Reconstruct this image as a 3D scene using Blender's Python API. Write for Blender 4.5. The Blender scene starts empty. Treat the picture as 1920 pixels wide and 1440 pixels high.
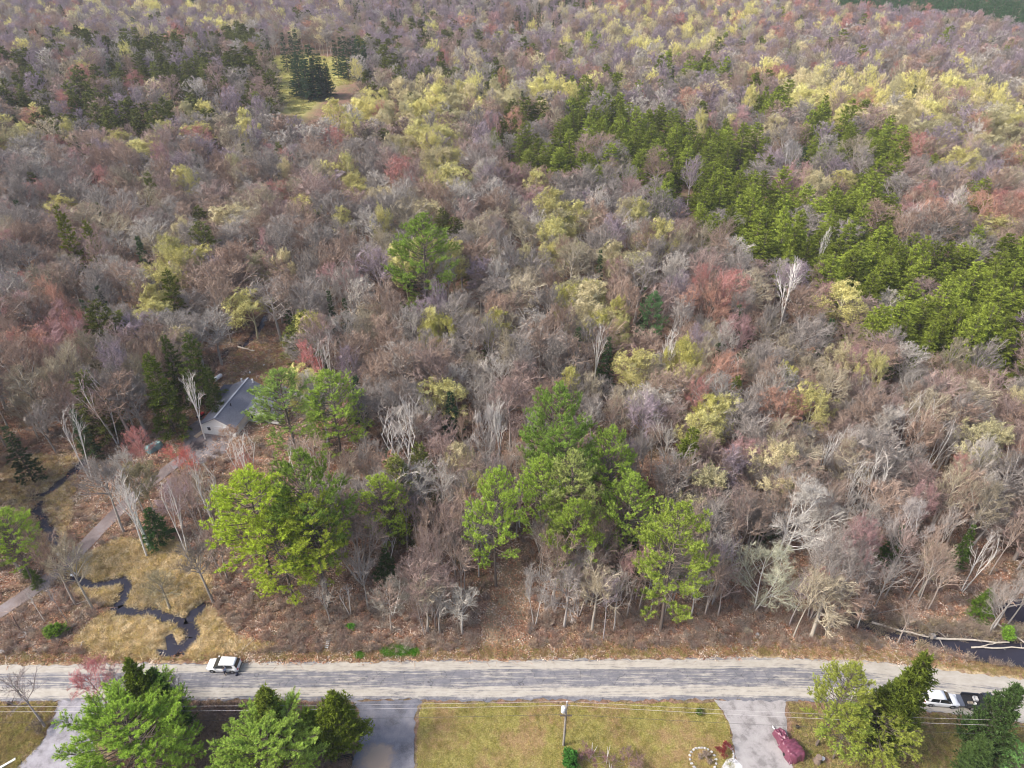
import bpy, math, random
import numpy as np
from mathutils import Vector, Matrix

# ------------------------------------------------------------------ camera, world, sun, exposure
SC = bpy.context.scene
HC = 90.0; PITCH = math.radians(35.0); FPX = 1331.0
cam_d = bpy.data.cameras.new("camera"); cam = bpy.data.objects.new("camera", cam_d)
SC.collection.objects.link(cam); SC.camera = cam
cam.location = (0, 0, HC); cam.rotation_euler = (math.radians(90) - PITCH, 0, 0)
cam_d.sensor_width = 36; cam_d.lens = FPX / 1920 * 36
cam_d.clip_start = 0.5; cam_d.clip_end = 12000
SUN_EL = math.radians(44); SUN_AZ = math.radians(-104)      # azimuth from +Y towards +X
w = bpy.data.worlds.new("World"); SC.world = w; w.use_nodes = True
nt = w.node_tree; nt.nodes.clear()
sky = nt.nodes.new("ShaderNodeTexSky"); sky.sky_type = 'NISHITA'; sky.sun_disc = False
sky.sun_elevation = SUN_EL; sky.sun_rotation = SUN_AZ; sky.air_density = 1.0; sky.dust_density = 4.0; sky.ozone_density = 1.0
bg = nt.nodes.new("ShaderNodeBackground"); bg.inputs[1].default_value = 0.10
wo = nt.nodes.new("ShaderNodeOutputWorld")
nt.links.new(sky.outputs[0], bg.inputs[0]); nt.links.new(bg.outputs[0], wo.inputs[0])
sd = bpy.data.lights.new("sun", 'SUN'); sd.energy = 1.4; sd.angle = math.radians(10); sd.color = (1.0, 0.965, 0.92)
so = bpy.data.objects.new("sun", sd); SC.collection.objects.link(so)
sdir = Vector((math.sin(SUN_AZ) * math.cos(SUN_EL), math.cos(SUN_AZ) * math.cos(SUN_EL), math.sin(SUN_EL)))
so.rotation_euler = sdir.to_track_quat('Z', 'Y').to_euler(); so.location = (0, 0, 200)
SC.view_settings.view_transform = 'Standard'; SC.view_settings.look = 'None'
SC.view_settings.exposure = 1.47; SC.view_settings.gamma = 1.0; SC.view_settings.use_curve_mapping = False
SC.render.engine = 'CYCLES'; SC.cycles.pixel_filter_type = 'BLACKMAN_HARRIS'; SC.cycles.filter_width = 1.1; SC.cycles.use_denoising = True
SC.cycles.denoising_prefilter = 'ACCURATE'
SC.cycles.max_bounces = 4; SC.cycles.diffuse_bounces = 3; SC.cycles.glossy_bounces = 2; SC.cycles.transmission_bounces = 2
SC.cycles.transparent_max_bounces = 4; SC.cycles.volume_bounces = 0
HAZE = 0.00012

R = np.random.RandomState(7); random.seed(7)
COL = SC.collection

def G(u, v, z=0.0):
    """the ground point (at height z) seen at photo pixel u, v of 1920 x 1440"""
    dx = (u - 960) / FPX; dy = -(v - 720) / FPX
    d = (dx, math.cos(PITCH) + dy * math.sin(PITCH), -math.sin(PITCH) + dy * math.cos(PITCH))
    t = (z - HC) / d[2]
    return (d[0] * t, d[1] * t)
def PX(x, y, z=0.0):
    zz = z - HC
    dep = y * math.cos(PITCH) - zz * math.sin(PITCH); up = y * math.sin(PITCH) + zz * math.cos(PITCH)
    return 960 + FPX * x / dep, 720 - FPX * up / dep

# ------------------------------------------------------------------ mesh helpers
class MB:
    def __init__(s): s.V = []; s.T = []; s.M = []; s.A = []; s.n = 0
    def add(s, V, T, mat=0, a=None):
        V = np.asarray(V, float).reshape(-1, 3); T = np.asarray(T, np.int64).reshape(-1, 3)
        s.V.append(V); s.T.append(T + s.n); s.n += len(V)
        s.M.append(np.full(len(T), mat, np.int32))
        if a is None: a = 0.5
        s.A.append(np.broadcast_to(np.asarray(a, float), (len(V),)).copy())
    def arrays(s):
        return np.concatenate(s.V), np.concatenate(s.T), np.concatenate(s.M), np.concatenate(s.A)
    def mesh(s, name, mats, smooth=False, arr=None):
        V, T, M, A = arr if arr is not None else s.arrays()
        me = bpy.data.meshes.new(name)
        me.vertices.add(len(V)); me.vertices.foreach_set("co", V.astype(np.float32).ravel())
        me.loops.add(3 * len(T)); me.loops.foreach_set("vertex_index", T.astype(np.int32).ravel())
        me.polygons.add(len(T)); me.polygons.foreach_set("loop_start", np.arange(0, 3 * len(T), 3, dtype=np.int32))
        me.polygons.foreach_set("loop_total", np.full(len(T), 3, np.int32))
        for m in mats: me.materials.append(m)
        me.polygons.foreach_set("material_index", M.astype(np.int32))
        at = me.attributes.new("v", 'FLOAT', 'POINT'); at.data.foreach_set("value", A.astype(np.float32))
        me.polygons.foreach_set("use_smooth", np.full(len(T), bool(smooth)))
        me.update(); me.validate(); return me

def tube(mb, P, Rr, k=5, mat=0, a=0.5, cap=False):
    """P (N,S+1,3) polylines, Rr (N,S+1) radii"""
    P = np.asarray(P, float); Rr = np.asarray(Rr, float)
    if P.ndim == 2: P = P[None]; Rr = Rr[None]
    N, S1, _ = P.shape
    tg = np.gradient(P, axis=1); tg /= np.linalg.norm(tg, axis=2, keepdims=True) + 1e-9
    ref = np.where(np.abs(tg[:, :1, 2:3]) > .8, np.array([1., 0, 0]), np.array([0, 0, 1.]))
    U = np.cross(tg, np.broadcast_to(ref, tg.shape)); U /= np.linalg.norm(U, axis=2, keepdims=True) + 1e-9
    W = np.cross(tg, U)
    an = np.arange(k) * 2 * math.pi / k
    ring = P[:, :, None] + Rr[:, :, None, None] * (np.cos(an)[None, None, :, None] * U[:, :, None] + np.sin(an)[None, None, :, None] * W[:, :, None])
    V = ring.reshape(-1, 3)
    i = np.arange(N)[:, None, None] * S1 * k; j = np.arange(S1 - 1)[None, :, None] * k; q = np.arange(k)[None, None]
    a0 = i + j + q; a1 = i + j + (q + 1) % k; b0 = a0 + k; b1 = a1 + k
    T = np.concatenate([np.stack([a0, a1, b1], -1).reshape(-1, 3), np.stack([a0, b1, b0], -1).reshape(-1, 3)])
    if np.ndim(a) == 1 and len(a) == N: a = np.repeat(a, S1 * k)
    mb.add(V, T, mat, a)
    if cap:
        for s in (0, S1 - 1):
            for n in range(N):
                V2 = ring[n, s]; mb.add(V2, [(0, x, x + 1) if s else (0, x + 1, x) for x in range(1, k - 1)], mat, 0.5)

def nrm(v): return v / (np.linalg.norm(v, axis=-1, keepdims=True) + 1e-9)
def grow(rs, st, d, L, S=3, up=.3, wob=.12):
    N = len(st); P = np.zeros((N, S + 1, 3)); P[:, 0] = st; d = nrm(d)
    for i in range(S):
        d = nrm(d + np.array([0, 0, up / S]) + wob * rs.randn(N, 3)); P[:, i + 1] = P[:, i] + d * (L / S)[:, None]
    return P
def at(P, idx, t):
    S = P.shape[1] - 1; f = t * S; i = np.minimum(f.astype(int), S - 1); f = (f - i)[:, None]
    a = P[idx, i]; b = P[idx, i + 1]
    return a * (1 - f) + b * f, nrm(b - a)
def perp(rs, d):
    p = nrm(np.cross(d, rs.randn(*d.shape))); return p
def blades(mb, p, d, L, wd, rs, mat=0, a=None):
    """thin single-face leaves / twigs: base at p, pointing along d"""
    N = len(p); s = perp(rs, d) * (wd / 2)[:, None]
    V = np.stack([p - s, p + s, p + nrm(d) * L[:, None]], 1).reshape(-1, 3)
    T = np.arange(3 * N).reshape(-1, 3)
    if a is None: a = rs.rand(N)
    mb.add(V, T, mat, np.repeat(np.broadcast_to(a, (N,)), 3))

def fit(arrs, h, r):
    """scale the whole plant so that it is h high and r wide (95 % of its outline)"""
    allV = np.concatenate([x[0] for x in arrs])
    rr = np.percentile(np.hypot(allV[:, 0], allV[:, 1]), 97); zz = np.percentile(allV[:, 2], 99.7)
    out = []
    for V, T, M, A in arrs: out.append((V * np.array([r / rr, r / rr, h / zz]), T, M, A))
    return out

def hardwood(seed, h, r, n1=13, n2=8, n3=8, n4=8, base=.42, tw=.026, rk=1.0, buds=0, bud=.14, lod=0, spread=1.0, stems=1, lk=.46):
    rs = np.random.RandomState(seed); A = MB(); B = MB()
    PL = []; stem_az = {}
    for s in range(stems):
        off = np.array([[0, 0, 0.]]) if stems == 1 else np.array([[.25 * math.cos(s * 2.2), .25 * math.sin(s * 2.2), 0]])
        dd = np.array([[0, 0, 1.]]) if stems == 1 else np.array([[.22 * math.cos(s * 2.2), .22 * math.sin(s * 2.2), 1.]])
        P0 = grow(rs, off, dd, np.array([h * .74]), 7 if not lod else 3, up=.15, wob=.03)
        r0 = h * .0105 * rk / math.sqrt(stems)
        tube(A, P0, np.linspace(r0, r0 * .25, P0.shape[1])[None], 6 if not lod else 3, 0, .5)
        PL.append(P0); stem_az[id(P0)] = s * 2.2
    P1s = []; R1 = []
    for P0 in PL:
        n = max(4, n1 // stems)
        t = np.linspace(base, .97, n) + rs.uniform(-.03, .03, n); t = np.clip(t, .1, .99)
        p, tg = at(P0, np.zeros(n, int), t); q = (t - base) / (1 - base)
        az = np.arange(n) * 2.399 + rs.rand() * 6 + rs.uniform(-.5, .5, n)
        if stems > 1: az = stem_az[id(P0)] + rs.uniform(-1.25, 1.25, n)
        # aim each limb at a point of the dome shaped crown outline
        el = np.radians(96 * (1 - q) ** .8 * min(spread, 1.1) + 6 + rs.uniform(-8, 8, n)); hc = h * (.64 if spread < .9 else .68)
        tgt = np.stack([r * np.cos(az) * np.sin(el), r * np.sin(az) * np.sin(el), hc + (h - hc) * np.cos(el)], 1) * rs.uniform(.86, 1.05, (n, 1))
        d = tgt - p; L = np.linalg.norm(d, axis=1) * .86; d = nrm(nrm(d) - np.array([0, 0, .22]))
        P1 = grow(rs, p, d, L, 5 if not lod else 2, up=.5, wob=.09); rb = h * .0045 * rk * (1 - .5 * q) / math.sqrt(stems) + .012
        tube(A, P1, rb[:, None] * np.linspace(1, .35, P1.shape[1])[None], 4 if not lod else 3, 0, .5)
        P1s.append(P1); R1.append(rb)
    P1 = np.concatenate(P1s); rb = np.concatenate(R1); N1 = len(P1)
    def kids(P, n, tmin, ang, Ls, up, S, wob=.12):
        N = len(P); idx = np.repeat(np.arange(N), n); t = rs.uniform(tmin, 1, N * n)
        p, tg = at(P, idx, t); a = np.radians(rs.uniform(ang * .7, ang * 1.25, N * n))[:, None]
        d = tg * np.cos(a) + perp(rs, tg) * np.sin(a)
        LP = np.linalg.norm(P[:, -1] - P[:, 0], axis=1)[idx]
        return grow(rs, p, d, LP * Ls * (1.15 - .5 * t) * rs.uniform(.7, 1.25, N * n), S, up, wob), idx
    if not lod:
        P2, i2 = kids(P1, n2, .2, 42, .5, .3, 3)
        r2 = rb[i2] * lk
        tube(B, P2, r2[:, None] * np.array([1, .75, .55, .3])[None], 3, 0, rs.rand(len(P2)) * .25 + .75)
        P3, i3 = kids(P2, n3, .15, 42, .5, .25, 2)
        r3 = np.maximum(r2[i3] * .42, .009) + .003
        tube(B, P3, r3[:, None] * np.array([1, .7, .2])[None], 3, 0, rs.rand(len(P3)) * .4 + .55)
        N4 = len(P3) * n4; idx = np.repeat(np.arange(len(P3)), n4); t = rs.uniform(.1, 1, N4)
        p, tg = at(P3, idx, t); a = np.radians(rs.uniform(20, 50, N4))[:, None]
        d = nrm(tg * np.cos(a) + perp(rs, tg) * np.sin(a) + np.array([0, 0, .25]))
        L = rs.uniform(.25, .6, N4) * (r / 4.5) ** .5
        blades(B, p, d, L, np.full(N4, tw), rs, 0, rs.rand(N4) * .55 + .15)
        if buds:
            k = int(buds * N4); j = rs.randint(0, N4, k)
            pp = p[j] + d[j] * (L[j] * rs.uniform(.3, 1, k))[:, None] + .05 * rs.randn(k, 3)
            blades(B, pp, rs.randn(k, 3), np.full(k, bud), np.full(k, bud * .75), rs, 1)
    else:
        P2, i2 = kids(P1, n2, .15, 45, .6, .3, 1)
        blades(B, P2[:, 0], P2[:, 1] - P2[:, 0], np.linalg.norm(P2[:, 1] - P2[:, 0], axis=1), np.full(len(P2), tw * 2.2), rs, 0, rs.rand(len(P2)) * .4 + .3)
        N4 = len(P2) * n4; idx = np.repeat(np.arange(len(P2)), n4); t = rs.uniform(.15, 1, N4)
        p, tg = at(P2, idx, t); a = np.radians(rs.uniform(20, 60, N4))[:, None]
        d = nrm(tg * np.cos(a) + perp(rs, tg) * np.sin(a) + np.array([0, 0, .3]))
        L = rs.uniform(.45, .95, N4) * (r / 4.5)
        blades(B, p, d, L, np.full(N4, tw * 1.5), rs, 0, rs.rand(N4) * .7 + .3)
        if buds:
            k = int(buds * N4); j = rs.randint(0, N4, k)
            pp = p[j] + d[j] * (L[j] * rs.uniform(.2, 1.1, k))[:, None]
            blades(B, pp, rs.randn(k, 3), np.full(k, bud), np.full(k, bud * .8), rs, 1)
    out = fit([A.arrays(), B.arrays()], h, r)
    if spread >= .7 and stems < 3:      # the outline of an old hardwood is a lumpy dome: twigs do not reach past it
        V = out[1][0]; zc = h * (.60 if not lod else .56); az = np.arctan2(V[:, 1], V[:, 0])
        lump = 1 + .10 * np.sin(3 * az + seed) + .07 * np.sin(5 * az + V[:, 2] * .8 + seed * 2)
        e = np.sqrt((V[:, 0] / r) ** 2 + (V[:, 1] / r) ** 2 + ((V[:, 2] - zc) / np.where(V[:, 2] > zc, h - zc, zc * .62)) ** 2) / lump
        e3 = e.reshape(-1); k = np.where(e3 > .97, (.97 + .10 * np.tanh((e3 - .97) * 2)) / np.maximum(e3, 1e-3), 1.0)
        V[:, 0] *= k; V[:, 1] *= k; V[:, 2] = zc + (V[:, 2] - zc) * k
    return out

def white_pine(seed, h, r, base=.22, den=1.2, bl=.33, top=.85):
    """whorls of long upturned boughs with plumes of needle tufts towards their ends"""
    rs = np.random.RandomState(seed); A = MB(); B = MB()
    P0 = grow(rs, np.zeros((1, 3)), np.array([[0, 0, 1.]]), np.array([h]), 8, .1, .02)
    tube(A, P0, (np.linspace(h * .012, .03, 9))[None], 6, 0, .5)
    z = h * base; st = []; dr = []; LL = []; q = []
    while z < h * .985:
        t = (z / h - base) / (1 - base)
        prof = (math.sin(math.pi * min(1, (t + .22) / 1.25) ** .9) ** .75) if t < .75 else max(.12, (1 - t) * 2.9) ** .8 * .72
        n = rs.randint(4, 7)
        a0 = rs.rand() * 6.28
        for i in range(n):
            if rs.rand() < (.26 if t < .5 else .1): continue
            a = a0 + i * 6.28 / n + rs.uniform(-.35, .35); e = math.radians(8 + 38 * t + rs.uniform(-8, 8))
            st.append(t); dr.append((math.cos(a) * math.cos(e), math.sin(a) * math.cos(e), math.sin(e))); LL.append(r * prof * rs.uniform(.72, 1.12)); q.append(z / h)
        z += rs.uniform(.5, .85) * (h / 22) ** .5 * (1.0 if t < .8 else .6)
    N = len(st); p, _ = at(P0, np.zeros(N, int), np.array(q)); LL = np.array(LL)
    P1 = grow(rs, p, np.array(dr), LL, 5, up=.22, wob=.09)
    tube(A, P1, (.02 + LL * .011)[:, None] * np.linspace(1, .3, 6)[None], 3, 0, .5)
    nl = np.maximum(4, (LL / .30 * den).astype(int)); idx = np.repeat(np.arange(N), nl); M = len(idx)
    t = rs.uniform(.34, 1.0, M) ** .7; pl, tg = at(P1, idx, t)
    side = nrm(np.cross(tg, np.array([0, 0, 1.]))) * np.where(rs.rand(M) < .5, -1, 1)[:, None]
    a = np.radians(rs.uniform(30, 62, M))[:, None]
    dl = nrm(tg * np.cos(a) + side * np.sin(a) + np.array([0, 0, .28]) + .18 * rs.randn(M, 3))
    Ll = np.clip(LL[idx] * .34 * (1.2 - .75 * t), .25, 1.9) * rs.uniform(.6, 1.2, M)
    P2 = grow(rs, pl, dl, Ll, 2, up=.3, wob=.12)
    tube(A, P2, np.full((M, 1), .012) * np.array([1.2, .8, .4])[None], 3, 0, .4)
    nt_ = np.maximum(2, (Ll / .21).astype(int)); i3 = np.repeat(np.arange(M), nt_); K = len(i3)
    t3 = rs.uniform(.3, 1.05, K); t3 = np.clip(t3, 0, 1); pt, tt = at(P2, i3, t3)
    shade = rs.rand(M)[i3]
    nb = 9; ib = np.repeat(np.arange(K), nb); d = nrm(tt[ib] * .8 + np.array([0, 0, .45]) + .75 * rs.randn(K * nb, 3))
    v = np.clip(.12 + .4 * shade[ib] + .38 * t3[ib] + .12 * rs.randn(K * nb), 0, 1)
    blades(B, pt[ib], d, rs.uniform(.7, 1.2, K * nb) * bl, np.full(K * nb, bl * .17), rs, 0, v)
    return fit([A.arrays(), B.arrays()], h, r)

def hemlock(seed, h, r, nbr=150, step=.3, bl=.36, wd=.115, droop=-.3, power=.58, base=.05, nper=6, elev=12, pad=None):
    rs = np.random.RandomState(seed); A = MB(); B = MB()
    P0 = grow(rs, np.zeros((1, 3)), np.array([[0, 0, 1.]]), np.array([h]), 5, .1, .015)
    tube(A, P0, np.linspace(h * .011, .02, 6)[None], 5, 0, .5)
    t = np.sort(rs.uniform(base, .985, nbr) ** .9); az = np.arange(nbr) * 2.399 + rs.uniform(-.4, .4, nbr)
    lob = 1 + .30 * np.sin(az * 2 + seed) + .15 * np.sin(az * 3 + t * 9)
    L = r * np.clip(1 - t, .02, 1) ** power * rs.uniform(.75, 1.12, nbr) * lob + .15
    e = np.radians(elev + 30 * t + rs.uniform(-8, 8, nbr))
    d = np.stack([np.cos(az) * np.cos(e), np.sin(az) * np.cos(e), np.sin(e)], 1)
    p, _ = at(P0, np.zeros(nbr, int), t); P1 = grow(rs, p, d, L, 4, up=droop, wob=.07)
    tube(A, P1, (.012 + L * .006)[:, None] * np.linspace(1, .3, 5)[None], 3, 0, .4)
    nl = np.maximum(3, (L / step).astype(int) * 2); idx = np.repeat(np.arange(nbr), nl); M = len(idx)
    tt = rs.uniform(.15, 1, M) ** .75; pl, tg = at(P1, idx, tt)
    side = nrm(np.cross(tg, np.array([0, 0, 1.]))) * np.where(rs.rand(M) < .5, -1, 1)[:, None]
    a = np.radians(rs.uniform(15, 60, M))[:, None]
    dl = nrm(tg * np.cos(a) + side * np.sin(a) + np.array([0, 0, -.08]) + .12 * rs.randn(M, 3))
    Ll = np.clip(L[idx] * .38 * (1.25 - .8 * tt), .25, 1.3) * rs.uniform(.6, 1.2, M)
    sh = rs.rand(nbr)[idx]
    ib = np.repeat(np.arange(M), nper); s = rs.uniform(0, 1, M * nper)
    pb = pl[ib] + dl[ib] * (Ll[ib] * s)[:, None]
    db = nrm(dl[ib] + .55 * rs.randn(M * nper, 3) + np.array([0, 0, -.1]))
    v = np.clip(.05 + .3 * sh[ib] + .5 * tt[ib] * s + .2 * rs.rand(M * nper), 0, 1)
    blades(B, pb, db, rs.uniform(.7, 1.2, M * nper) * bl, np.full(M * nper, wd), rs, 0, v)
    return fit([A.arrays(), B.arrays()], h, r)

# ------------------------------------------------------------------ materials
MATS = {}
def newmat(name):
    m = bpy.data.materials.new(name); m.use_nodes = True; n = m.node_tree; n.nodes.clear()
    o = n.nodes.new("ShaderNodeOutputMaterial"); return m, n, o
def plant_mat(name, mixgrey=0.0, grey=(.27, .24, .22), lo=.6, hi=1.4, trans=.0, gain=1.0):
    m, n, o = newmat(name)
    a = n.nodes.new("ShaderNodeAttribute"); a.attribute_type = 'INSTANCER'; a.attribute_name = "tint"
    v = n.nodes.new("ShaderNodeAttribute"); v.attribute_type = 'GEOMETRY'; v.attribute_name = "v"
    mx = n.nodes.new("ShaderNodeMix"); mx.data_type = 'RGBA'; mx.inputs[0].default_value = mixgrey
    n.links.new(a.outputs['Color'], mx.inputs[6]); mx.inputs[7].default_value = (*grey, 1)
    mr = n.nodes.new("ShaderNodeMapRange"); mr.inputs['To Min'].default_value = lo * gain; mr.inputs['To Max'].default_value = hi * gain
    n.links.new(v.outputs['Fac'], mr.inputs['Value'])
    vm = n.nodes.new("ShaderNodeVectorMath"); vm.operation = 'SCALE'
    n.links.new(mx.outputs[2], vm.inputs[0]); n.links.new(mr.outputs[0], vm.inputs['Scale'])
    d = n.nodes.new("ShaderNodeBsdfDiffuse"); n.links.new(vm.outputs[0], d.inputs[0])
    if trans:
        t = n.nodes.new("ShaderNodeBsdfTranslucent"); n.links.new(vm.outputs[0], t.inputs[0])
        ms = n.nodes.new("ShaderNodeMixShader"); ms.inputs[0].default_value = trans
        n.links.new(d.outputs[0], ms.inputs[1]); n.links.new(t.outputs[0], ms.inputs[2]); n.links.new(ms.outputs[0], o.inputs[0])
    else: n.links.new(d.outputs[0], o.inputs[0])
    return m
M_BARK = plant_mat("bark", .6, (.40, .37, .34), .8, 1.2)
M_TWIG = plant_mat("twigs", .12, (.38, .34, .31), .45, 1.5, .1, gain=1.0)
M_BUD = plant_mat("buds", 0, lo=.6, hi=1.4, trans=.35)
M_PBARK = plant_mat("conifer_bark", 1.0, (.16, .13, .11), .8, 1.2)
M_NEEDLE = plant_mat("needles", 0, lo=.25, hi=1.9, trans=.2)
M_BIRCH = plant_mat("birch_bark", 1.0, (.74, .71, .66), .85, 1.1)

def solid(name, col, rough=.6, metal=0., noise=0., scale=3., spec=.3, bump=0.):
    if name in MATS: return MATS[name]
    m, n, o = newmat(name); b = n.nodes.new("ShaderNodeBsdfPrincipled"); n.links.new(b.outputs[0], o.inputs[0])
    b.inputs['Roughness'].default_value = rough; b.inputs['Metallic'].default_value = metal; b.inputs['Specular IOR Level'].default_value = spec
    if noise or bump:
        tc = n.nodes.new("ShaderNodeTexCoord"); nz = n.nodes.new("ShaderNodeTexNoise"); nz.inputs['Scale'].default_value = scale; nz.inputs['Detail'].default_value = 5
        n.links.new(tc.outputs['Object'], nz.inputs['Vector'])
        mr = n.nodes.new("ShaderNodeMapRange"); mr.inputs[1].default_value = .25; mr.inputs[2].default_value = .75; mr.inputs[3].default_value = 1 - noise; mr.inputs[4].default_value = 1 + noise
        n.links.new(nz.outputs[0], mr.inputs[0]); vm = n.nodes.new("ShaderNodeVectorMath"); vm.operation = 'SCALE'; vm.inputs[0].default_value = col
        n.links.new(mr.outputs[0], vm.inputs['Scale']); n.links.new(vm.outputs[0], b.inputs['Base Color'])
        if bump:
            bp = n.nodes.new("ShaderNodeBump"); bp.inputs['Strength'].default_value = bump; bp.inputs['Distance'].default_value = .05
            n.links.new(nz.outputs[0], bp.inputs['Height']); n.links.new(bp.outputs[0], b.inputs['Normal'])
    else: b.inputs['Base Color'].default_value = (*col, 1)
    MATS[name] = m; return m

# ------------------------------------------------------------------ object helpers
def tag(o, label=None, cat=None, group=None, kind=None):
    if label: o['label'] = label
    if cat: o['category'] = cat
    if group: o['group'] = group
    if kind: o['kind'] = kind
    return o
def link(name, me, parent=None, loc=None):
    o = bpy.data.objects.new(name, me); COL.objects.link(o)
    if parent: o.parent = parent
    if loc is not None: o.location = loc
    return o
def empty(name, loc, rz=0, label=None, cat=None, group=None):
    o = bpy.data.objects.new(name, None); COL.objects.link(o); o.location = loc; o.rotation_euler = (0, 0, rz); o.empty_display_size = .3
    return tag(o, label, cat, group)
def box(mb, c, s, mat=0, rz=0):
    x, y, z = [q / 2 for q in s]; V = np.array([(i * x, j * y, k * z) for i in (-1, 1) for j in (-1, 1) for k in (-1, 1)])
    ca, sa = math.cos(rz), math.sin(rz); V = np.stack([V[:, 0] * ca - V[:, 1] * sa, V[:, 0] * sa + V[:, 1] * ca, V[:, 2]], 1) + np.array(c)
    Q = [(0, 1, 3, 2), (4, 6, 7, 5), (0, 4, 5, 1), (2, 3, 7, 6), (0, 2, 6, 4), (1, 5, 7, 3)]
    mb.add(V, [t for a, b, cc, d in Q for t in ((a, b, cc), (a, cc, d))], mat)
def quadmesh(mb, pts, mat=0, thick=None):
    """closed slab on polygon pts (top, ordered), extruded down by thick"""
    P = np.array(pts, float); n = len(P)
    if thick is None: mb.add(P, [(0, i, i + 1) for i in range(1, n - 1)], mat); return
    nr = nrm(np.cross(P[1] - P[0], P[2] - P[0])); Q = P - nr * thick
    V = np.concatenate([P, Q]); T = [(0, i, i + 1) for i in range(1, n - 1)] + [(n, n + i + 1, n + i) for i in range(1, n - 1)]
    for i in range(n): j = (i + 1) % n; T += [(i, i + n, j + n), (i, j + n, j)]
    mb.add(V, T, mat)
def part(name, parent, mats, f, smooth=False, label=None):
    mb = MB(); f(mb); o = link(name, mb.mesh(name, mats if isinstance(mats, list) else [mats], smooth), parent)
    if label: o['label'] = label
    return o
def densify(pts, step=1.0):
    out = []
    for a, b in zip(pts[:-1], pts[1:]):
        n = max(1, int(math.dist(a, b) / step))
        out += [(a[0] + (b[0] - a[0]) * i / n, a[1] + (b[1] - a[1]) * i / n) for i in range(n)]
    return out + [pts[-1]]
def inpoly(x, y, poly):
    x = np.asarray(x); y = np.asarray(y); c = np.zeros(x.shape, bool); n = len(poly)
    for i in range(n):
        x1, y1 = poly[i]; x2, y2 = poly[(i + 1) % n]
        if y1 == y2: continue
        k = ((y1 > y) != (y2 > y)) & (x < (x2 - x1) * (y - y1) / (y2 - y1) + x1); c ^= k
    return c
def dist_poly(x, y, line):
    d = np.full(np.shape(x), 1e9)
    for (x1, y1), (x2, y2) in zip(line[:-1], line[1:]):
        L2 = (x2 - x1) ** 2 + (y2 - y1) ** 2 + 1e-9
        t = np.clip(((x - x1) * (x2 - x1) + (y - y1) * (y2 - y1)) / L2, 0, 1)
        d = np.minimum(d, np.hypot(x - x1 - t * (x2 - x1), y - y1 - t * (y2 - y1)))
    return d
GP = lambda L: [G(u, v) for u, v in L]

# ------------------------------------------------------------------ plan of the place (ground points)
ROAD_N = GP([(-400, 1251), (0, 1247), (700, 1240), (1400, 1233), (1520, 1234), (1640, 1241), (1760, 1254), (1920, 1275), (2150, 1315), (2400, 1370)])
ROAD_S = GP([(-400, 1315), (0, 1314), (700, 1313), (1400, 1312), (1500, 1314), (1620, 1322), (1740, 1332), (1920, 1356), (2150, 1400), (2400, 1460)])
CREEK1 = GP([(132, 1082), (155, 1091), (190, 1094), (236, 1088), (230, 1120), (220, 1139), (250, 1145), (285, 1146), (318, 1156), (348, 1168), (366, 1146), (384, 1132)])
CREEK2 = GP([(350, 1168), (362, 1186), (352, 1204), (336, 1222)]); POOL = GP([(290, 1214), (312, 1216), (308, 1188), (322, 1184), (331, 1205), (338, 1216), (322, 1228), (300, 1229)])
CREEK0 = GP([(160, 860), (135, 885), (105, 912), (78, 928), (72, 948), (84, 975), (96, 1000), (102, 1022), (112, 1037)])
CREEK3 = GP([(500, 590), (465, 640), (430, 655), (385, 690), (300, 705)])
POND = GP([(1562, 1152), (1580, 1140), (1640, 1158), (1700, 1175), (1800, 1188), (1920, 1196), (2100, 1205), (2100, 1275), (1920, 1249), (1850, 1240), (1780, 1222), (1720, 1206), (1660, 1196), (1600, 1172)])
POND2 = GP([(1868, 1140), (1890, 1120), (2000, 1115), (2000, 1180), (1895, 1172)])
def curvy(L, amp=.35):
    P = [L[0]] + L + [L[-1]]; out = []
    for i in range(1, len(P) - 2):
        p0, p1, p2, p3 = [np.array(q) for q in P[i - 1:i + 3]]
        for t in np.linspace(0, 1, 6, endpoint=False):
            q = .5 * (2 * p1 + (p2 - p0) * t + (2 * p0 - 5 * p1 + 4 * p2 - p3) * t * t + (3 * p1 - p0 - 3 * p2 + p3) * t ** 3)
            out.append((q[0] + amp * random.uniform(-1, 1), q[1] + amp * random.uniform(-1, 1)))
    return out + [L[-1]]
CREEKW = [curvy(c, .06) for c in (CREEK1, CREEK2, CREEK0, CREEK3)]
CREEK0, CREEK1, CREEK2, CREEK3 = curvy(CREEK0, .3), curvy(CREEK1, .3), curvy(CREEK2, .2), curvy(CREEK3, .3)
LANE = GP([(-120, 1180), (0, 1148), (60, 1108), (100, 1078), (130, 1052), (160, 1022), (190, 990), (225, 955), (270, 915), (320, 876), (355, 850), (380, 815), (368, 795)])
DRV_L = GP([(108, 1314), (165, 1312), (232, 1312), (190, 1345), (175, 1380), (178, 1480), (-20, 1480), (30, 1440), (80, 1390), (98, 1350)])
DRV_M = GP([(660, 1314), (792, 1313), (778, 1335), (778, 1380), (776, 1480), (640, 1480), (672, 1400), (680, 1350)])
DRV_R = GP([(1340, 1312), (1472, 1312), (1474, 1350), (1478, 1400), (1500, 1480), (1398, 1480), (1382, 1440), (1375, 1390), (1368, 1355)])
LAWN = GP([(790, 1318), (1344, 1318), (1366, 1358), (1373, 1395), (1378, 1440), (1378, 1500), (780, 1500), (783, 1380)])
MARSH = GP([(120, 1060), (220, 1010), (330, 1010), (400, 1080), (390, 1130), (440, 1190), (520, 1215), (400, 1232), (250, 1238), (130, 1215), (150, 1180), (210, 1140), (140, 1110)])
MARSH0 = GP([(0, 880), (60, 850), (150, 860), (140, 920), (130, 1000), (100, 1040), (30, 1020), (0, 980)])
FIELD = GP([(500, 116), (560, 108), (668, 116), (664, 168), (610, 178), (600, 200), (560, 232), (520, 190), (528, 160)])
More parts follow.
